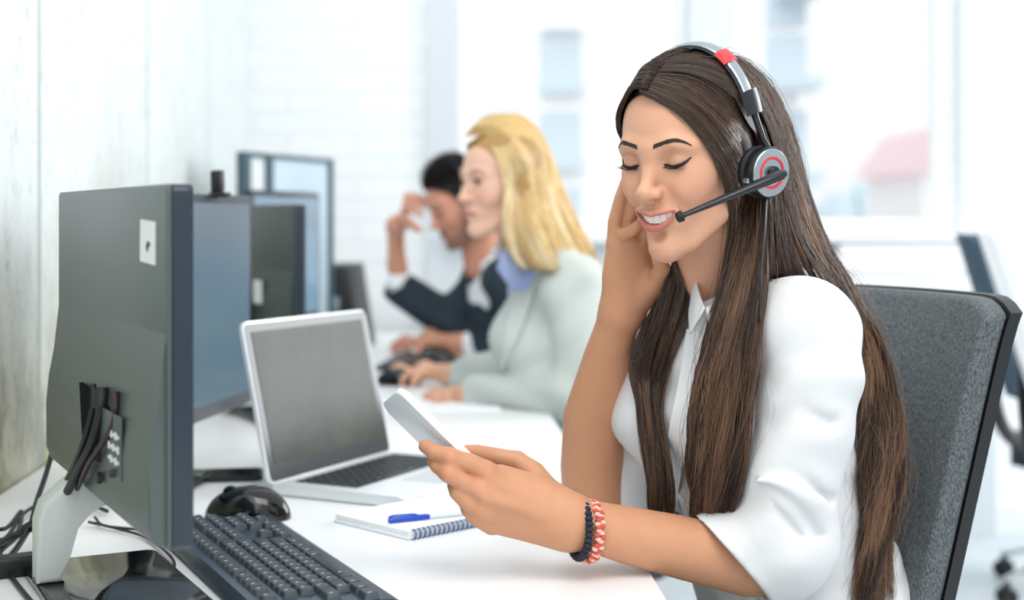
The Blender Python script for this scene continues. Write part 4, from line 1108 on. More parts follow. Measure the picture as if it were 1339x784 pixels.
class Hair:
    def __init__(s, seed=1): s.r = np.random.default_rng(seed); s.V = []; s.Q = []; s.T = []; s.o = 0
    def strands(s, guides, n, npt=34, clumps=40, depth=.010, rad=.00042, wave=.004, wl=.22, tipw=.35, frizz=.0012, cl=.75, lo=0., hi=1., tone=(0, 1), view=None, endj=.12, seg=3, start=0., wstart=.25, solid=()):
        """guides: list of Catmull-Rom curves (world points), blended across"""
        r = s.r; G = []
        for g in guides:
            c = np.array(spline([tuple(p) for p in g], 12)); d = np.r_[0, np.cumsum(np.linalg.norm(np.diff(c, axis=0), axis=1))]
            t = np.linspace(0, 1, npt)*d[-1]; G.append(np.stack([np.interp(t, d, c[:, k]) for k in range(3)], 1))
        G = np.array(G); K = len(G); Ln = np.linalg.norm(np.diff(G.mean(0), axis=0), axis=1).sum()
        ca = r.uniform(lo, hi, clumps); cb = r.uniform(-1, 1, clumps); cph = r.uniform(0, 6.28, clumps); cam_ = r.uniform(.5, 1.4, clumps); ct = r.uniform(tone[0], tone[1], clumps)
        ci = r.integers(0, clumps, n)
        a0 = np.clip(ca[ci] + r.normal(0, .09, n), lo, hi); b0 = np.clip(cb[ci] + r.normal(0, .35, n), -1, 1)
        u = np.linspace(0, 1, npt)[None]                                       # along the strand
        endl = 1 - np.abs(r.normal(0, endj, n))[:, None]
        uu = start + (np.clip(endl, .3, 1.05) - start)*u
        conv = cl*np.clip((uu - .25)/.6, 0, 1)                                  # strands of a clump run together
        A = a0[:, None]*(1 - conv) + ca[ci][:, None]*conv; Bz = b0[:, None]*(1 - conv) + cb[ci][:, None]*conv
        x = np.clip(A, 0, 1)*(K - 1); i0 = np.clip(x.astype(int), 0, K - 2) if K > 1 else np.zeros_like(x, int); f = x - i0
        tt = np.clip(uu, 0, 1)*(npt - 1); j0 = np.clip(tt.astype(int), 0, npt - 2); g = (tt - j0)[..., None]
        i1 = np.minimum(i0 + 1, K - 1)
        P = (G[i0, j0]*(1 - g) + G[i0, j0 + 1]*g)*(1 - f[..., None]) + (G[i1, j0]*(1 - g) + G[i1, j0 + 1]*g)*f[..., None]
        T = np.gradient(P, axis=1); T /= np.linalg.norm(T, axis=2)[..., None] + 1e-9
        vdir = (P - np.array(EYEP)) if view is None else (P*0 + np.array(view)); vdir /= np.linalg.norm(vdir, axis=2)[..., None] + 1e-9
        S = np.cross(T, vdir); S /= np.linalg.norm(S, axis=2)[..., None] + 1e-9; D = np.cross(T, S); D /= np.linalg.norm(D, axis=2)[..., None] + 1e-9
        D *= np.sign((D*vdir).sum(2))[..., None] + 1e-12
        dep = depth if callable(depth) else (lambda q: depth)
        P = P + D*(Bz*dep(uu)*.9 + dep(uu))[..., None]
        ws = np.clip((uu - wstart)/(1 - wstart), 0, 1)
        ph = cph[ci][:, None] + 6.28*uu*Ln/wl
        P = P + S*(wave*ws*cam_[ci][:, None]*np.sin(ph + r.normal(0, .25, (n, 1))))[..., None] + D*(wave*.8*ws*np.cos(ph*1.0))[..., None]
        fr = r.normal(0, 1, (n, 3, 1)); fq = r.uniform(4, 11, (n, 1)); fp_ = r.uniform(0, 6.28, (n, 1))
        P = P + S*(frizz*(.3 + uu)*np.sin(fq*uu*3 + fp_)*fr[:, 0])[..., None] + D*(frizz*(.3 + uu)*np.cos(fq*uu*2.3 + fp_)*fr[:, 1])[..., None]
        for F_, o_ in solid:
            P = collide(P, F_, o_ + rad)
            for _ in range(2): P[:, 1:-1] = P[:, 1:-1]*.5 + (P[:, :-2] + P[:, 2:])*.25
            P = P + (r.uniform(0, 1, (n, 1, 1))*.0015)*D*np.where(np.arange(npt)[None, :, None] > 0, -1, 0)
        R_ = rad*(1 - (1 - tipw)*np.clip((u - .6)/.4, 0, 1))*r.uniform(.75, 1.25, n)[:, None]
        an = np.arange(seg)*2*PI/seg
        ring = P[:, :, None] + (S[:, :, None]*np.cos(an)[None, None, :, None] + D[:, :, None]*np.sin(an)[None, None, :, None])*R_[..., None, None]
        s.V.append(ring.reshape(-1, 3).astype(np.float32))
        k = s.o + np.arange(n)[:, None, None]*npt*seg + np.arange(npt - 1)[None, :, None]*seg; j = np.arange(seg)[None, None]; jn = (j + 1) % seg
        s.Q.append(np.stack([k + j, k + jn, k + seg + jn, k + seg + j], -1).reshape(-1, 4)); s.o += n*npt*seg
        tn = np.clip(ct[ci]**1.6 + r.normal(0, .20, n), 0, 1)[:, None]*np.clip(.22 + 1.0*uu, 0, 1)
        s.T.append(np.repeat(tn.reshape(-1), seg).astype(np.float32))
    def build(s, name, m, parent):
        V = np.concatenate(s.V) - np.array(parent.location, np.float32); me = np_mesh(name, V, np.concatenate(s.Q)); t = np.concatenate(s.T)
        color_attr(me, np.stack([t, t, t], 1)); return link(name, me, m, parent)
hb = make_bvh(hp, hq)
def G(pts, off=.006):
    out = []
    for p in pts:
        if len(p) > 2: out.append(W(*p))
        else:
            h = hit(hb, p[0], p[1], off)
            out.append(h if h is not None else W(p[0], p[1], 1.70))
    return out
H = Hair(11)
root_ = [(-.006, .084, .084), (-.007, .074, .094), (-.008, .060, .103), (-.007, .038, .112), (-.006, .012, .117), (-.004, -.014, .118)]
g0 = G([(838, 116), (866, 132), (900, 160), (931, 205), (948, 250), (952, 300, 1.640), (948, 350, 1.640), (930, 410, 1.625), (912, 480, 1.620), (899, 560, 1.605), (900, 630, 1.618), (908, 690, 1.655), (912, 760, 1.68)])
g1 = G([(842, 106), (885, 116), (932, 150), (966, 200), (980, 250), (984, 300, 1.640), (976, 350, 1.635), (962, 420, 1.610), (950, 500, 1.595), (944, 580, 1.592), (940, 630, 1.610), (936, 690, 1.650), (934, 760, 1.675)])
g2 = G([(850, 97), (905, 98), (955, 130), (990, 190), (1002, 250, 1.625), (1004, 310, 1.635), (1003, 360, 1.625), (996, 420, 1.590), (988, 500, 1.580), (980, 570, 1.580), (968, 630, 1.600), (958, 690, 1.640), (950, 760, 1.67)])
g3 = G([(862, 87), (925, 84), (975, 115), (1012, 185, 1.66), (1026, 250, 1.655), (1038, 310, 1.665), (1062, 350, 1.680), (1096, 390, 1.70), (1118, 450, 1.715), (1122, 520, 1.705), (1122, 600, 1.68), (1120, 680, 1.665), (1122, 800, 1.665)])
g4 = G([(880, 76), (945, 74), (998, 115, 1.71), (1030, 185, 1.715), (1047, 255, 1.705), (1066, 310, 1.70), (1096, 360, 1.71), (1128, 430, 1.72), (1146, 500, 1.725), (1152, 580, 1.70), (1150, 660, 1.68), (1140, 730, 1.67), (1136, 800, 1.665)])
g5 = G([(905, 68), (962, 72, 1.72), (1008, 108, 1.75), (1042, 185, 1.76), (1058, 260, 1.745), (1082, 320, 1.73), (1116, 380, 1.735), (1150, 440, 1.74), (1174, 520, 1.745), (1183, 590, 1.71), (1176, 660, 1.69), (1156, 730, 1.675), (1144, 800, 1.67)])
dA = lambda u: .0015 + .013*np.clip((u - .35)/.4, 0, 1)
for g_, r0_ in zip((g0, g1, g2, g3, g4, g5), root_): g_[0] = HM @ Vector(r0_)
SOL = [(hf, .0035), (bf, .004)]
H.strands([g0, g1, g2], 4000, solid=SOL, clumps=46, depth=dA, wave=.010, wl=.18, tone=(0, 1.), endj=.05, frizz=.0018)
H.strands([g3, g4, g5], 3800, solid=SOL, clumps=46, depth=dA, wave=.013, wl=.17, tone=(0, .95), endj=.08, frizz=.002)
# between the two locks: over the ear and down behind the shoulder
n2 = [Vector(p) for p in g2[:7]] + [W(1008, 400, 1.70)]; n3 = [Vector(p) for p in g3[:7]] + [W(1085, 385, 1.74)]
H.strands([n2, n3], 2200, solid=SOL, clumps=24, depth=.004, wave=.003, tone=(0, .6), endj=.03)
# back of the head
g6 = [HM @ Vector(v) for v in ((0, .05, .108), (.0, .0, .119), (.02, -.06, .103), (.035, -.098, .055), (.04, -.112, .0), (.05, -.112, -.06))] + [W(1120, 430, 1.78), W(1150, 520, 1.78), W(1160, 620, 1.77)]
H.strands([g5, g6], 1600, solid=[(hf, .003)], clumps=20, depth=.004, wave=.004, tone=(0, .5))
# far side of the head and the lock that falls past the chin
def loc(*v): return HM @ Vector(v)
far = []
for (py_, pz_, sy_) in ((.082, .088, .0), (.05, .108, .0), (.0, .117, .0), (-.05, .105, .0)):
    k = (py_ - .082)/.132
    far.append([loc(.004, py_ - .001, pz_ - .001), loc(-.010, py_ - .001, pz_ + .001), loc(-.030, py_*.92 - .004, pz_*.93 + .003), loc(-.062, py_*.62 + .008, .045), loc(-.0775, .020 + .4*k*.10, .0), loc(-.074, .000 + .03*k, -.045), loc(-.060, .004 + .02*k, -.090)])
H.strands(far, 1500, solid=[(hf, .003)], clumps=24, depth=.002, wave=.001, tone=(0, .5), endj=.02, view=(.7, .3, -.5))
c0 = [W(912, 270, 1.755), W(893, 325, 1.735), W(866, 380, 1.745), W(838, 430, 1.745), W(821, 478, 1.735), W(834, 522, 1.715), W(836, 570, 1.70), W(848, 620, 1.685), W(852, 680, 1.680)]
c1 = [W(925, 280, 1.745), W(906, 335, 1.720), W(888, 390, 1.725), W(862, 440, 1.725), W(846, 490, 1.715), W(852, 540, 1.695), W(862, 590, 1.68), W(868, 635, 1.675), W(864, 690, 1.672)]
c2 = [W(925, 285, 1.735), W(906, 340, 1.715), W(909, 385, 1.700), W(906, 415, 1.695), W(894, 446, 1.698), W(876, 485, 1.700), W(864, 520, 1.695), W(866, 560, 1.685), W(878, 605, 1.672), W(884, 645, 1.668), W(878, 700, 1.680)]
def rest(g, off=.004):
    o = []
    for p in g:
        p = Vector(p); d = (p - EYEP).normalized(); h = bb.ray_cast(EYEP, d)
        if h[0] is not None and (h[0] - EYEP).length < (p - EYEP).length + off: p = EYEP + d*((h[0] - EYEP).length - off)
        o.append(p)
    return o
c0, c1, c2 = rest(c0), rest(c1), rest(c2)
H.strands([c0, c1, c2], 3200, solid=SOL, clumps=30, depth=.010, wave=.004, wl=.24, tone=(0, .6), endj=.05, wstart=.3)
H.strands([[W(906, 300, 1.74), W(882, 345, 1.715), W(862, 390, 1.700), W(846, 440, 1.710), W(836, 500, 1.72)], [W(916, 300, 1.73), W(901, 345, 1.705), W(894, 390, 1.690), W(880, 440, 1.692), W(862, 500, 1.695)]], 1300, clumps=18, depth=.004, wave=.002, tone=(0, .5), solid=SOL)
# under-layers that close the gaps at the neck
H.strands([G([(945, 250), (955, 300), (958, 340, 1.66), (948, 420, 1.645), (935, 520, 1.635)]), G([(985, 250), (1000, 300), (1004, 345, 1.67), (996, 430, 1.64), (980, 520, 1.62)])], 1100, clumps=14, depth=.006, wave=.003, tone=(0, .4))
H.strands([G([(950, 118), (972, 160), (984, 210), (990, 262)], .004), G([(985, 128), (1000, 170, 1.645), (1010, 215, 1.645), (1014, 270, 1.645)], .004)], 900, clumps=16, depth=.003, wave=.001, tone=(0, .4), solid=[(hf, .004)])
# loose flyaway hairs
H.strands([g0, g2], 110, clumps=110, depth=.004, wave=.014, wl=.25, frizz=.006, rad=.00024, tone=(.3, 1), cl=0)
H.strands([g3, g5], 170, clumps=170, depth=.004, wave=.016, wl=.25, frizz=.008, rad=.00024, tone=(.3, 1), cl=0)
m_hair = hair_mat('dark_brown_hair', '#2a1e1a', '#9c765a', .38)
H.build('hair', m_hair, woman)

# ---------------------------------------------------------------- headset
m_hs = mat('black_headset_plastic', '#10161b', .32); m_silver2 = mat('brushed_silver', '#a9b4bb', .28, .85); m_red = mat('red_plastic', '#d9383c', .4); m_soft = mat('black_ear_cushion', '#0d1114', .7)
hs = empty('headset', loc(.09, -.006, -.03), 0, 'black and silver headset with red rings and a microphone boom worn by the brunette woman', 'headset')
HL = Matrix.Translation(-hs.location) @ HM
def band(t0, t1, rx, rz, zc, yc, half, th_, name, m_, n=28, lift=0., parent=hs):
    b = MB(); rows = []
    for i in range(n + 1):
        t_ = R(t0 + (t1 - t0)*i/n); rr = 1
        p = Vector((rx*math.sin(t_), yc - .030*max(0, math.cos(t_)), zc + rz*math.cos(t_))); nrm = Vector((math.sin(t_)/rx, 0, math.cos(t_)/rz)).normalized()
        yv = Vector((0, 1, 0)); hw = half*(1. - .25*abs(math.sin(t_))**2)
        rows.append([b.bm.verts.new(HL @ (p + yv*hw*a + nrm*(lift + th_*h))) for a, h in ((-1, 0), (-.85, .8), (-.4, 1.15), (.4, 1.15), (.85, .8), (1, 0), (.6, -.2), (-.6, -.2))])
    for a, c in zip(rows, rows[1:]):
        for i in range(8): b.bm.faces.new((a[i], a[(i+1) % 8], c[(i+1) % 8], c[i]))
    b.bm.faces.new(rows[0]); b.bm.faces.new(rows[-1][::-1])
    return b.build(name, m_, parent)
BZ, BX, BC, BY = .1165, .086, .002, -.004
band(-88, 67, BX, BZ, BC, BY, .0145, .0035, 'headband', m_hs)
band(-70, 61, BX, BZ, BC, BY, .0110, .0022, 'silver_strap', m_silver2, lift=.0030)
band(-64, 60, BX - .005, BZ - .004, BC, BY, .0130, .0035, 'padding', m_soft, lift=-.003)
band(27, 38, BX, BZ, BC, BY, .0165, .0048, 'red_clip', m_red, n=6, lift=.0022)
band(60, 74, BX + .001, BZ, BC, BY, .0190, .0085, 'slider', m_hs, n=8, lift=.001)
D_ = Vector((.93, .30, -.02)).normalized()        # outward direction of the near ear cup (head space)
E0 = Vector((.082, -.006, -.033))
def disc(prof, name, m_, par=hs, c=E0, d=D_, seg=40, sy=1.):
    b = MB(); b.M = HL @ Matrix.Translation(c) @ d.to_track_quat('Z', 'Y').to_matrix().to_4x4()
    b.lathe(prof, seg=seg); return b.build(name, m_, par)
disc([(.0255, -.002), (.030, .002), (.031, .008), (.028, .012), (.02, .013)], 'ear_cushion', m_soft)
cup = disc([(.027, .011), (.0305, .014), (.0310, .022), (.0295, .026), (.010, .027)], 'ear_cup', m_hs)
disc([(.0285, .0255), (.0285, .0275), (.0275, .0285), (.0190, .0290), (.0188, .0270)], 'silver_ring', m_silver2, cup)
disc([(.0192, .0275), (.0192, .0298), (.0165, .0298), (.0163, .0270)], 'red_ring', m_red, cup)
disc([(.0163, .0270), (.0160, .0288), (.0100, .0290), (.0002, .0292)], 'silver_centre', m_silver2, cup)
disc([(.0080, .0290), (.0080, .034), (.0070, .0355), (.0002, .0358)], 'pivot', m_hs, cup)
disc([(.0035, .0), (.0035, .007), (.002, .008)], 'rivet', m_silver2, cup, E0 + Vector((.004, .033, -.004)))
disc([(.024, -.002), (.029, .002), (.029, .010), (.012, .018)], 'ear_cushion', m_soft, hs, Vector((-.080, -.006, -.033)), Vector((-1, .1, 0)))
arm_ = MB(); arm_.M = HL
arm_.tube([(.087, -.010, .040), (.0925, -.008, .022), (.098, -.006, .006), (.102, -.006, -.004)], [.0045, .004, .0035, .004], 10); arm_.build('yoke', m_hs, hs)
p0_ = W(1027, 226, 1.545) - hs.location; p1_ = W(887, 284, 1.515) - hs.location
bm_ = MB(); dd = (p1_ - p0_)
pts = [p0_, p0_ + dd*.04, p0_ + dd*.30, p0_ + dd*.62, p0_ + dd*.93, p0_ + dd*.97, p1_]
bm_.tube(pts, [.006, .0098, .0092, .0072, .0052, .0058, .0046], 16, flat=.55); bm_.build('microphone_boom', m_hs, hs)
MB().tube([p1_ - dd*.035, p1_ + dd*.008], [.0060, .0056], 14).build('microphone', m_soft, hs)
cb = MB().tube(spline([W(1002, 262, 1.60) - hs.location, W(1000, 300, 1.575) - hs.location, W(996, 345, 1.565) - hs.location, W(994, 390, 1.565) - hs.location, W(990, 450, 1.63) - hs.location], 6), .0012, 6).build('cable', m_black, hs)

# ---------------------------------------------------------------- white phone in her hand
A_, B_ = Vector(W(530, 521, 1.575)), Vector(W(608, 598, 1.575))
lx = (B_ - A_).normalized(); nrm = Vector((-.62, -.46, -.60)); nrm = (nrm - lx*nrm.dot(lx)).normalized()    # out of the phone's back
ly_ = (-nrm).cross(lx).normalized()
Mp = Matrix((( lx.x, ly_.x, -nrm.x, 0), (lx.y, ly_.y, -nrm.y, 0), (lx.z, ly_.z, -nrm.z, 0), (0, 0, 0, 1)))
wv = ly_ if ly_.y > 0 else -ly_
C_ = A_ + lx*.062 + wv*.036
Mp = Matrix.Translation(C_) @ Mp
wp = phone('smartphone', 'white smartphone held in the left hand of the brunette woman', Mp, mat('white_phone_shell', '#f0f3f5', .3), mat('dark_phone_glass', '#2b3338', .1))
wp['group'] = 'smartphones'
# ---------------------------------------------------------------- bracelets
def bracelet(c, ax, r0, r1, name, label, cols, bead, n, strands=1):
    ax = Vector(ax).normalized(); e1 = ax.cross(Vector((0, 0, 1))).normalized(); e2 = ax.cross(e1)
    o = empty(name, c, 0, label, 'bracelet', 'bracelets on the left wrist')
    for si in range(strands):
        for ci_ in range(len(cols)):
            b = MB()
            for k in range(n):
                if k % len(cols) != ci_: continue
                a = 2*PI*k/n + si*PI/n
                off = ax*(bead*.9*math.sin(3*PI*k/ n*5 + si*PI) if strands > 1 else 0)
                p = e1*r0*math.cos(a) + e2*r1*math.sin(a) + off
                t_ = (-e1*math.sin(a) + e2*math.cos(a)).normalized()
                m0 = Matrix.Translation(p) @ t_.to_track_quat('X', 'Z').to_matrix().to_4x4()
                r = bmesh.ops.create_icosphere(b.bm, subdivisions=2, radius=bead)
                for v in r['verts']: v.co = m0 @ Vector((v.co.x*.75, v.co.y*1.05, v.co.z*1.05))
            b.build('braid' if strands > 1 else 'beads', cols[ci_], o)
    return o
wc_ = Vector(W(757, 691, 1.603)); wax = Vector(W(742, 681, 1.600)) - Vector(W(820, 699, 1.622))
bracelet(wc_, wax + Vector((0, 0, -.014)), .0315, .0310, 'bracelet', 'dark navy braided bracelet nearer to the hand', [mat('navy_cord', '#1a2233', .7)], .0046, 34)
bracelet(wc_ + wax.normalized()*-.0125, wax + Vector((0, 0, -.012)), .0325, .0318, 'bracelet', 'coral red and white braided bracelet nearer to the elbow', [mat('coral_cord', '#c9553f', .7), mat('pale_pink_cord', '#edb9ae', .7)], .0036, 44, 2)
# ---------------------------------------------------------------- office chairs
m_fab = mat('dark_grey_woven_fabric', '#53585c', .95)
cc = coords(m_fab); wv1 = noise(m_fab, cc, 900, 2, .7); wv2 = noise(m_fab, coords(m_fab, (1, 1, .4)), 560, 2, .8)
base(m_fab, mixc(m_fab, ramp(m_fab, wv2, [(.36, 0.), (.64, 1.)]), '#3a3f43', '#72797d')); bump(m_fab, wv1, .5, .0015)
m_fabb = mat('dark_blue_grey_mesh', '#3f5568', .8); m_chrome = mat('polished_chrome', '#e4e8ea', .08, 1.)
def office_chair(loc, face, label, fabric, base_m, lean=.40, top=1.06, wtop=.245, wbot=.195, arms=False, wrap=.035, yb=-.235, shell=None, group='office chairs'):
    """face: direction the sitter faces"""
    o = empty('office_chair', loc, math.atan2(face[1], face[0]) - PI/2, label, 'chair', group)
    z0, z1 = .60, top
    def grid(y0, y1, name, m_, inset=0., bulge=0.):
        b = MB(); ns, nt_ = 20, 18
        def pt(s_, t_, side):
            w_ = (wbot + (wtop - wbot)*t_) - inset
            # round the two top corners and the two bottom ones
            zz = z0 + inset + (z1 - z0 - 2*inset)*t_
            y = yb - lean*(zz - z0) + wrap*(s_*s_)
            rr = abs(s_)
            dz = -.018*max(0, (rr - .72)/.28)**2*(1 if t_ > .5 else -1)*abs(t_*2 - 1)**6
            yy = y + (y1 + bulge*(1 - s_**4)*(1 - (2*t_ - 1)**4) if side else y0)
            return Vector((w_*s_, yy, zz + dz - .006*(1 - s_*s_)*0))
        F_, K = [], []
        for side, dst in ((1, F_), (0, K)):
            for i in range(nt_ + 1): dst.append([b.bm.verts.new(pt(-1 + 2*j/ns, i/nt_, side)) for j in range(ns + 1)])
        for G_ in (F_, K):
            for i in range(nt_):
                for j in range(ns): b.bm.faces.new((G_[i][j], G_[i][j+1], G_[i+1][j+1], G_[i+1][j]))
        rim = lambda G_: [G_[0][j] for j in range(ns)] + [G_[i][ns] for i in range(nt_)] + [G_[nt_][j] for j in range(ns, 0, -1)] + [G_[i][0] for i in range(nt_, 0, -1)]
        A, B_ = rim(F_), rim(K)
        for k in range(len(A)): b.bm.faces.new((A[k], A[(k+1) % len(A)], B_[(k+1) % len(A)], B_[k]))
        return b.build(name, m_, o)
    bk = grid(.0, .034, 'backrest_cushion', fabric, .002, .012)
    md = bk.modifiers.new('round', 'BEVEL'); md.width = .007; md.segments = 3; md.angle_limit = R(50)
    grid(-.017, .0, 'backrest_shell', shell or m_black)
    MB().tube(spline([(0, yb - .065, .80), (0, yb - .055, .62), (0, yb - .005, .47), (0, -.10, .41), (0, 0, .41)], 6), .022, 12, flat=1.6).build('back_bracket', m_black, o)
    sm = MB(); sm.prism(rrect(.48, .47, .09, 6), .405, .465, 'z', bev=.022, seg=4); sm.build('seat', fabric, o)
    MB().box((0, -.02, .385), (.24, .26, .05), bev=.015).box((.15, -.02, .39), (.10, .02, .015), bev=.004).build('seat_mechanism', m_black, o)
    MB().tube([(0, 0, .37), (0, 0, .24)], .022, 20).tube([(0, 0, .26), (0, 0, .09)], .030, 20).build('gas_column', m_black, o)
    lm = [MB() for _ in range(5)]
    for k in range(5):
        a = R(72*k + 20); d = Vector((math.cos(a), math.sin(a), 0))
        lg = MB().tube([d*.02 + Vector((0, 0, .115)), d*.10 + Vector((0, 0, .122)), d*.22 + Vector((0, 0, .105)), d*.31 + Vector((0, 0, .075))], [.026, .024, .019, .015], 12, flat=.7).build('leg', base_m, o)
        cs = MB(); tdir = Vector((-d.y, d.x, 0))
        for sg_ in (-1, 1):
            c_ = d*.31 + tdir*.014*sg_; cs.lathe([(.006, -.009), (.025, -.009), (.027, -.004), (.027, .004), (.025, .009), (.006, .009)], c_ + Vector((0, 0, .027)), 20, tdir.to_track_quat('Z', 'Y').to_euler())
        cs.box(d*.31 + Vector((0, 0, .052)), (.02, .02, .03), bev=.004); cs.build('caster', m_black, lg)
    if arms:
        for sx in (-1, 1):
            MB().tube(spline([(sx*.20, -.02, .40), (sx*.27, -.02, .42), (sx*.275, -.02, .55), (sx*.275, -.02, .64)], 5), .014, 10, flat=1.6).build('arm_post', m_black, o)
            MB().box((sx*.275, .01, .65), (.07, .25, .028), bev=.012, seg=3).build('armrest', m_black, o)
    return o
hc2 = Vector(hipc) + Vector((-.04, -.03, 0))
office_chair((.278, 1.79, 0), (-.93, -.37), 'dark grey woven fabric office chair under the brunette woman', m_fab, m_black, lean=.20, top=1.045, wtop=.205, wbot=.165, yb=-.190)
office_chair((W(1335, 0, 4.3).x + .235, 4.35, 0), (1, -.35), 'empty dark blue-grey office chair with a chrome star base near the window', mat('black_mesh', '#22292e', .8), m_chrome, lean=.30, top=1.085, wtop=.20, wbot=.20, wrap=.06, shell=m_fabb)
wc2 = office_chair((1.50, 3.35, 0), (.9, -.45), 'white office chair cut off by the right edge of the photo', mat('white_chair_fabric', '#eef1f2', .8), m_chrome, lean=.3, top=1.12, shell=mat('white_chair_shell', '#e6eaec', .4))
# ---------------------------------------------------------------- the blonde woman
TB = '#e3b7a0'
blonde = empty('person', (.30, 3.10, 0), 0, 'blonde woman in a light grey blazer working at the second desk', 'person')
S2 = .93
def eye_origin(px, py, Y, yaw, pitch, s, roll=0): return W(px, py, Y) - (head_matrix((0, 0, 0), yaw, pitch, 1, roll).to_3x3() @ Vector((0, .078*s, 0)))
H2 = head_matrix(eye_origin(619, 238, 2.98, 56, 6, S2), 56, 6, S2)
f2 = head_field(H2, S2, smile=0.); f2.frame(None)
f2.chain([H2 @ Vector((0, -.02, -.07)), w_(690, 335, 3.07), w_(705, 365, 3.08)], [.050, .047, .055], .025)
h2p, h2q = f2.mesh(.0025); sf2 = Surf(h2p, h2q, H2)
h2c, _ = head_tint(h2p, H2, TB, smile=0., lip='#b5615a', scalp='#a98550')
def simple_hand(F, wrist, palm, tips, rw=.024, rp=.019, rf=.0088, up=(0, 0, .022), thumb=None, spread=(0, .02, 0)):
    """hand with palm and four bent fingers fanned from the palm; tips are world points"""
    wrist, palm = np.array(wrist), np.array(palm); up = np.array(up)
    F.chain([wrist, palm], [rw, rp], .015)
    sp_ = np.array(spread)
    for k, t_ in enumerate(tips):
        t_ = np.array(t_); kn = palm + (t_ - palm)*.32 + sp_*(k - 1.5)*.35; md_ = (kn + t_)/2 + up*.6
        F.chain([palm, kn], [rp*.85, rf*1.15], .014); F.chain([kn, md_, t_*.75 + md_*.25 + up*.12, t_], [rf*1.12, rf, rf*.92, rf*.8], .003)
    if thumb is not None:
        t_ = np.array(thumb); F.chain([wrist*.45 + palm*.55, palm*.5 + t_*.5 + up*.3, t_], [rf*1.5, rf*1.15, rf*.9], .008)
a2 = Field()
a2.chain([w_(700, 505, 3.02), w_(612, 516, 3.10)], [.036, .027], .01)
simple_hand(a2, w_(612, 516, 3.10), w_(592, 519, 3.13), [w_(562, 514, 3.20), w_(556, 518, 3.16), w_(558, 522, 3.12), w_(568, 525, 3.08)], thumb=w_(580, 512, 3.22), up=(0, 0, .012), spread=(0, -.02, 0))
a2.chain([w_(650, 480, 3.34), w_(592, 491, 3.42)], [.032, .025], .01)
simple_hand(a2, w_(590, 490, 3.42), w_(555, 484, 3.45), [w_(503, 492, 3.53), w_(503, 497, 3.49), w_(510, 502, 3.45), w_(524, 504, 3.41)], thumb=w_(540, 501, 3.39), up=(0, 0, .034), spread=(0, -.022, 0))
a2p, a2q = a2.mesh(.0028)
t2 = Field()
t2.chain([w_(712, 380, 3.10), w_(728, 440, 3.12), w_(745, 560, 3.12), w_(750, 600, 3.12)], [.055, .065, .08, .11], .03)
B2 = np.array([-.93, -.37, 0]); L2 = np.array([.37, -.93, 0])
def legs(F, hip, fd, bx, r0, r1, sole=True):
    for sg_ in (-1, 1):
        a0 = hip + bx*.085*sg_; k0 = a0 + fd*.40; g0_ = k0 + fd*.02
        a0[2] = .545; k0[2] = .55; g0_[2] = .10
        F.chain([a0, k0], [r0, r0*.75], .03); F.chain([k0, g0_], [r0*.74, r1], .02)
        if sole: F.chain([g0_ + np.array([0, 0, -.02]), g0_ + fd*.14 + np.array([0, 0, -.062])], [r1, .030], .02)
hip2 = w_(760, 610, 3.14)
legs(t2, hip2, B2, L2, .078, .038)
t2p, t2q = t2.mesh(.009)
P_, Q_ = merge([(h2p, h2q), (a2p, a2q), (t2p, t2q)])
me = np_mesh('body', P_ - np.array(blonde.location, np.float32), Q_)
color_attr(me, np.concatenate([h2c, np.tile(linc('#dba98c'), (len(a2p) + len(t2p), 1))])); link('body', me, skin_mat('fair_skin', TB), blonde)
H2l = Matrix.Translation(-blonde.location) @ H2
for sx in (-1, 1): brow(sf2, sx, mat('brown_brow', '#6b4a33', .6), blonde, H2l, 120); eye_set(sf2, sx, H2l, blonde, S2, closed=False, liner=False)
m_blaz = mat('light_grey_blazer', '#c3cac5', .85); bump(m_blaz, noise(m_blaz, coords(m_blaz), 300, 2), .2, .001)
j2 = Field()
j2.echain([w_(758, 640, 3.14), w_(745, 540, 3.12), w_(728, 450, 3.10), w_(722, 385, 3.09)], [.135, .120, .122, .085], L2, 1.30, .03)
j2.chain([w_(698, 372, 3.24), w_(720, 358, 3.10), w_(748, 368, 2.96)], [.056, .055, .060], .03)
j2.ell(w_(690, 440, 3.06), (.075, .085, .075), .05)
j2.chain([w_(750, 375, 2.95), w_(765, 450, 2.93), w_(752, 512, 2.94)], [.062, .058, .058], .025)
j2.chain([w_(755, 515, 2.94), w_(690, 512, 3.02), w_(620, 512, 3.10)], [.058, .047, .036], .02)
j2.chain([w_(700, 378, 3.24), w_(690, 470, 3.28), w_(640, 480, 3.34), w_(598, 489, 3.42)], [.056, .050, .042, .034], .02)
j2.add(lambda X, Y, Z: .0030*np.sin(40*X + 55*Z + 2*np.sin(17*Z)) + .0025*np.sin(70*Z - 34*X + 2*np.sin(19*X)), np.array([-.5, 2.5, .3]), np.array([.9, 3.7, 1.4]), .001, 'd')
j2.chain([w_(620, 513, 3.10), w_(590, 514, 3.14)], [.027, .030], .004, 's')
j2.chain([w_(598, 489, 3.42), w_(570, 493, 3.46)], [.026, .029], .004, 's')
j2.chain([w_(690, 322, 3.06), w_(678, 352, 3.01), w_(664, 400, 2.965)], [.054, .034, .006], .012, 's')
j2p, j2q = j2.mesh(.0055); j2p = relax(j2p, j2q, 1)
link('blazer', np_mesh('blazer', j2p - np.array(blonde.location, np.float32), j2q), m_blaz, blonde)
jb = make_bvh(j2p, j2q)
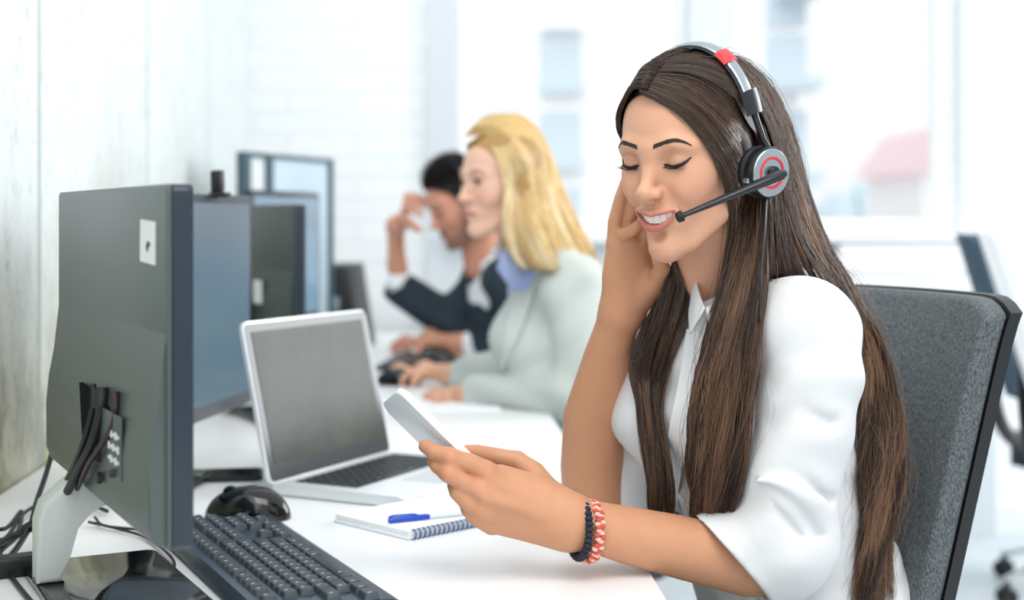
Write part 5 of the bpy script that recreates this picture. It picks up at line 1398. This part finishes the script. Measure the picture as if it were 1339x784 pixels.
# shirt under the blazer
s2 = Field(); s2.echain([w_(735, 540, 3.12), w_(720, 450, 3.09), w_(708, 380, 3.07), w_(692, 345, 3.05)], [.09, .09, .066, .050], L2, 1.2, .02)
s2.chain([w_(688, 305, 3.06), w_(690, 338, 3.055)], [.050, .050], .01, 's')
s2p, s2q = s2.mesh(.006); m_lav = mat('lavender_blue_shirt', '#a9b6e0', .7)
link('shirt', np_mesh('shirt', s2p - np.array(blonde.location, np.float32), s2q), m_lav, blonde)
def cstrip(bv, pts, hw, th_, name, m_, par, off=.002, nrm=(-.3, -.95, .05)):
    q = [hit(bv, p[0], p[1], off) for p in [tuple(v[:2]) for v in spline([(a, b, 0) for a, b in pts], 4)]]
    q = [p for p in q if p is not None]
    if len(q) > 2: return strip(name, q, hw, th_, m_, par, [nrm]*len(q))
def flap(pts3, name, m_, par, th_=.004):
    """thin cloth flap from rows of world points"""
    b = MB(); rows = [[b.bm.verts.new(Vector(p) - par.location) for p in r] for r in pts3]
    for r0, r1 in zip(rows, rows[1:]):
        for i in range(len(r0) - 1): b.bm.faces.new((r0[i], r0[i+1], r1[i+1], r1[i]))
    o = b.build(name, m_, par); md = o.modifiers.new('thickness', 'SOLIDIFY'); md.thickness = th_; md.offset = 0; return o
jh = lambda x, y, d=3.0: hit(jb, x, y, .006, d)
for nm_, rows_ in (('lapel', [[jh(694, 338), jh(712, 346)], [jh(678, 372), jh(700, 384)], [jh(666, 412), jh(688, 420)], [jh(659, 450), jh(674, 452)], [jh(656, 486), jh(662, 486)]]),): sheet(rows_, nm_, m_blaz, blonde, .006)
flap([[W(690, 318, 3.01), W(700, 350, 2.985)], [W(676, 322, 2.99), W(684, 362, 2.965)], [W(662, 326, 2.975), W(664, 372, 2.955)], [W(654, 330, 2.985), W(650, 352, 2.975)]], 'collar', m_lav, blonde)
flap([[W(668, 306, 3.06), W(664, 330, 3.045)], [W(655, 312, 3.03), W(650, 336, 3.02)], [W(648, 320, 3.01), W(640, 334, 3.01)]], 'collar', m_paper, blonde)
m_skirt = mat('dark_grey_skirt', '#3a424a', .8)
k2 = Field(); legs(k2, hip2, B2, L2, .092, .052, sole=False); k2.echain([hip2, hip2*np.array([1, 1, 0]) + np.array([0, 0, .66])], [.125, .11], L2, 1.4, .03); kp, kq = k2.mesh(.01)
link('trousers', np_mesh('trousers', kp - np.array(blonde.location, np.float32), kq), m_skirt, blonde)
b2v = make_bvh(h2p, h2q)
def G2(pts, bv, dflt, off=.010):
    out = []
    for p in pts:
        if len(p) > 2: out.append(W(*p)); continue
        h = hit(bv, p[0], p[1], off); out.append(h if h is not None else W(p[0], p[1], dflt))
    return out
Hb = Hair(5)
q0 = G2([(608, 178), (630, 178), (648, 205), (655, 245), (658, 285, 2.93), (664, 322, 2.92), (676, 345, 2.90)], b2v, 3.0)
q1 = G2([(618, 165), (655, 166), (682, 205), (690, 250), (698, 290, 2.95), (708, 325, 2.92), (724, 352, 2.89)], b2v, 3.0)
q2 = G2([(630, 155), (675, 154), (704, 190), (718, 235), (735, 280, 3.03), (758, 322, 3.02), (788, 360, 3.02)], b2v, 3.03)
q3 = G2([(640, 150), (685, 152), (716, 190, 3.08), (732, 235, 3.10), (750, 280, 3.10), (775, 325, 3.10), (792, 372, 3.10)], b2v, 3.08)
Hb.strands([q0, q1, q2], 3600, npt=26, clumps=30, depth=lambda u: .003 + .012*u, rad=.0009, wave=.003, tone=(0, 1), endj=.04)
Hb.strands([q2, q3], 1200, npt=26, clumps=16, depth=.012, rad=.0009, wave=.004, tone=(0, .8), endj=.04)
l2 = lambda *v: H2 @ Vector(v)
Hb.strands([[l2(.0, .080, .086), l2(-.03, .070, .084), l2(-.064, .045, .045), l2(-.077, .018, .0), l2(-.074, .01, -.06), l2(-.07, .02, -.12)], [l2(.0, .0, .119), l2(-.05, .0, .100), l2(-.078, -.01, .03), l2(-.078, -.02, -.05), l2(-.07, -.02, -.13)]], 900, npt=20, clumps=14, depth=.003, rad=.0009, wave=.001, view=(.7, .3, -.5))
Hb.strands([q3, [l2(0, .02, .118), l2(.01, -.06, .105), l2(.03, -.108, .04), l2(.03, -.115, -.03), l2(.03, -.12, -.12), l2(.02, -.13, -.2)]], 800, npt=20, clumps=12, depth=.003, rad=.0009, wave=.002)
Hb.build('hair', hair_mat('blonde_hair', '#d3ad68', '#fff4d4', .5), blonde)
oc = office_chair((hip2[0] + .0, hip2[1] + .02, 0), (-.93, -.37), 'dark office chair under the blonde woman', m_skirt, m_black, top=.92, lean=.3)

# ---------------------------------------------------------------- the man
TM = '#d99a80'
man = empty('person', (W(690, 0, 4.15).x, 4.15, 0), 0, 'dark-haired man in a dark jacket resting his forehead on his hand', 'person')
S3 = .96
H3 = head_matrix(eye_origin(573, 277, 4.02, 66, 27, S3), 66, 27, S3)
f3 = head_field(H3, S3, smile=0., male=True); f3.frame(None)
f3.chain([H3 @ Vector((0, -.025, -.06)), w_(632, 345, 4.10), w_(650, 375, 4.12)], [.056, .056, .060], .03)
h3p, h3q = f3.mesh(.003); sf3 = Surf(h3p, h3q, H3)
h3c, _ = head_tint(h3p, H3, TM, smile=0., beard=True, lip='#a4655a', blush='#d9806c', scalp='#221d1b')
a3 = Field()
a3.chain([w_(575, 420, 4.16), w_(524, 372, 4.18), w_(519, 345, 4.17)], [.040, .031, .026], .01)
simple_hand(a3, w_(519, 345, 4.17), w_(517, 295, 4.14), [w_(556, 262, 4.05), w_(554, 270, 4.03), w_(550, 280, 4.02), w_(540, 292, 4.02)], rw=.026, rp=.024, rf=.0105, up=(-.035, 0, .050), thumb=w_(548, 300, 4.0), spread=(0, -.01, -.03))
a3.chain([w_(660, 452, 4.05), w_(600, 450, 4.10)], [.038, .030], .01)
simple_hand(a3, w_(600, 450, 4.10), w_(560, 444, 4.13), [w_(514, 452, 4.22), w_(512, 456, 4.18), w_(516, 460, 4.14), w_(528, 462, 4.10)], rw=.028, rp=.023, rf=.0102, thumb=w_(545, 462, 4.06), up=(0, 0, .028), spread=(0, -.024, 0))
a3p, a3q = a3.mesh(.0035)
t3_ = Field(); t3_.chain([w_(658, 390, 4.14), w_(680, 470, 4.16), w_(690, 540, 4.17)], [.06, .08, .10], .03)
B3 = np.array([-.96, -.28, 0]); L3 = np.array([.28, -.96, 0]); hip3 = np.array([W(700, 0, 4.2).x, 4.2, .60])
legs(t3_, hip3, B3, L3, .085, .042)
t3p, t3q = t3_.mesh(.010)
P_, Q_ = merge([(h3p, h3q), (a3p, a3q), (t3p, t3q)]); me = np_mesh('body', P_ - np.array(man.location, np.float32), Q_)
color_attr(me, np.concatenate([h3c, np.tile(linc('#d89c82'), (len(a3p) + len(t3p), 1))])); link('body', me, skin_mat('ruddy_skin', TM), man)
H3l = Matrix.Translation(-man.location) @ H3
for sx in (-1, 1): brow(sf3, sx, m_brow, man, H3l, 140, 1.3); eye_set(sf3, sx, H3l, man, S3, closed=True, liner=False)
m_jack = mat('dark_teal_navy_jacket', '#1d2f3a', .8)
j3 = Field()
j3.echain([hip3 + np.array([0, 0, -.02]), w_(690, 500, 4.17), w_(668, 430, 4.14), w_(655, 375, 4.12)], [.135, .130, .135, .10], L3, 1.35, .03)
j3.chain([w_(632, 362, 4.24), w_(652, 355, 4.12), w_(668, 368, 3.94)], [.060, .060, .066], .03)
j3.chain([w_(632, 366, 4.22), w_(592, 425, 4.17)], [.066, .058], .02); j3.chain([w_(590, 424, 4.17), w_(524, 377, 4.18)], [.058, .048], .02)
j3.chain([w_(670, 370, 3.94), w_(690, 455, 3.93), w_(640, 455, 4.06)], [.064, .056, .044], .02)
j3.add(lambda X, Y, Z: .004*np.sin(36*X + 45*Z + 2*np.sin(15*Z)), np.array([-.6, 3.5, .2]), np.array([.6, 4.7, 1.4]), .001, 'd')
j3.chain([w_(524, 377, 4.18), w_(505, 360, 4.16)], [.034, .040], .004, 's'); j3.chain([w_(640, 455, 4.06), w_(610, 455, 4.1)], [.034, .038], .004, 's')
j3.chain([w_(625, 320, 4.07), w_(632, 352, 4.05), w_(636, 400, 4.02)], [.060, .036, .008], .012, 's')
j3p, j3q = j3.mesh(.007); j3p = relax(j3p, j3q, 1)
link('jacket', np_mesh('jacket', j3p - np.array(man.location, np.float32), j3q), m_jack, man)
s3 = Field(); s3.echain([w_(680, 480, 4.16), w_(656, 420, 4.12), w_(646, 370, 4.10), w_(636, 345, 4.09)], [.10, .098, .074, .062], L3, 1.2, .02)
s3.chain([w_(622, 310, 4.07), w_(630, 345, 4.09)], [.060, .062], .01, 's'); s3.chain([w_(640, 452, 4.06), w_(618, 450, 4.09)], [.041, .040], .01); s3.chain([w_(530, 382, 4.18), w_(522, 368, 4.178)], [.040, .038], .01)
s3p, s3q = s3.mesh(.007); link('shirt', np_mesh('shirt', s3p - np.array(man.location, np.float32), s3q), m_paper, man)
k3 = Field(); legs(k3, hip3, B3, L3, .098, .058, sole=False); k3p, k3q = k3.mesh(.011)
link('trousers', np_mesh('trousers', k3p - np.array(man.location, np.float32), k3q), m_jack, man)
# short hair: strands combed up and forward from the scalp
r_ = np.random.default_rng(9); ls = []
for i in range(2600):
    th_, ph_ = r_.uniform(0, 2*PI), math.acos(r_.uniform(-.35, 1))
    v_ = Vector((math.sin(ph_)*math.cos(th_), math.sin(ph_)*math.sin(th_), math.cos(ph_)))
    p = Vector((v_.x*.071, v_.y*.092 - .012, v_.z*.080 + .030))
    if p.y > .024 + .62*p.z: continue
    if p.z < -.03 and p.y > -.03: continue
    top = max(0, min(1, (p.z - .05)/.05)); n_ = Vector((v_.x/.071, v_.y/.092, v_.z/.08)).normalized()
    L_ = .008 + .030*top; d_ = (n_*.7 + Vector((0, .7, .1 + .4*top))).normalized()
    ls.append(([p*.97, p + d_*L_*.5, p + (d_ + Vector((r_.normal(0, .2), .15, r_.normal(0, .15))))*L_], [.0016, .0015, .0005]))
tube_set('hair', ls, mat('short_black_hair', '#1a1716', .55), man, 4, M=H3l)
office_chair((hip3[0], hip3[1], 0), (-.96, -.28), 'dark office chair under the man', m_jack, m_black, top=.90, lean=.3)
hd = empty('headset', H3 @ Vector((.09, -.005, -.02)), 0, 'black headset on the head of the man', 'headset')
HD = Matrix.Translation(-hd.location) @ H3
b = MB(); rows = []
for i in range(21):
    t_ = R(-85 + 170*i/20); p = Vector((.088*math.sin(t_), -.01, .0 + .126*math.cos(t_)))
    rows.append(p)
b.M = HD; b.tube(rows, .006, 8, flat=1.8); b.build('headband', m_hs, hd)
for sx in (-1, 1):
    b = MB(); b.M = HD @ Matrix.Translation((sx*.078, -.005, -.022)) @ Vector((sx, 0, 0)).to_track_quat('Z', 'Y').to_matrix().to_4x4()
    b.lathe([(.030, .0), (.034, .006), (.032, .022), (.02, .026)], seg=28); b.build('ear_cup', m_hs, hd)
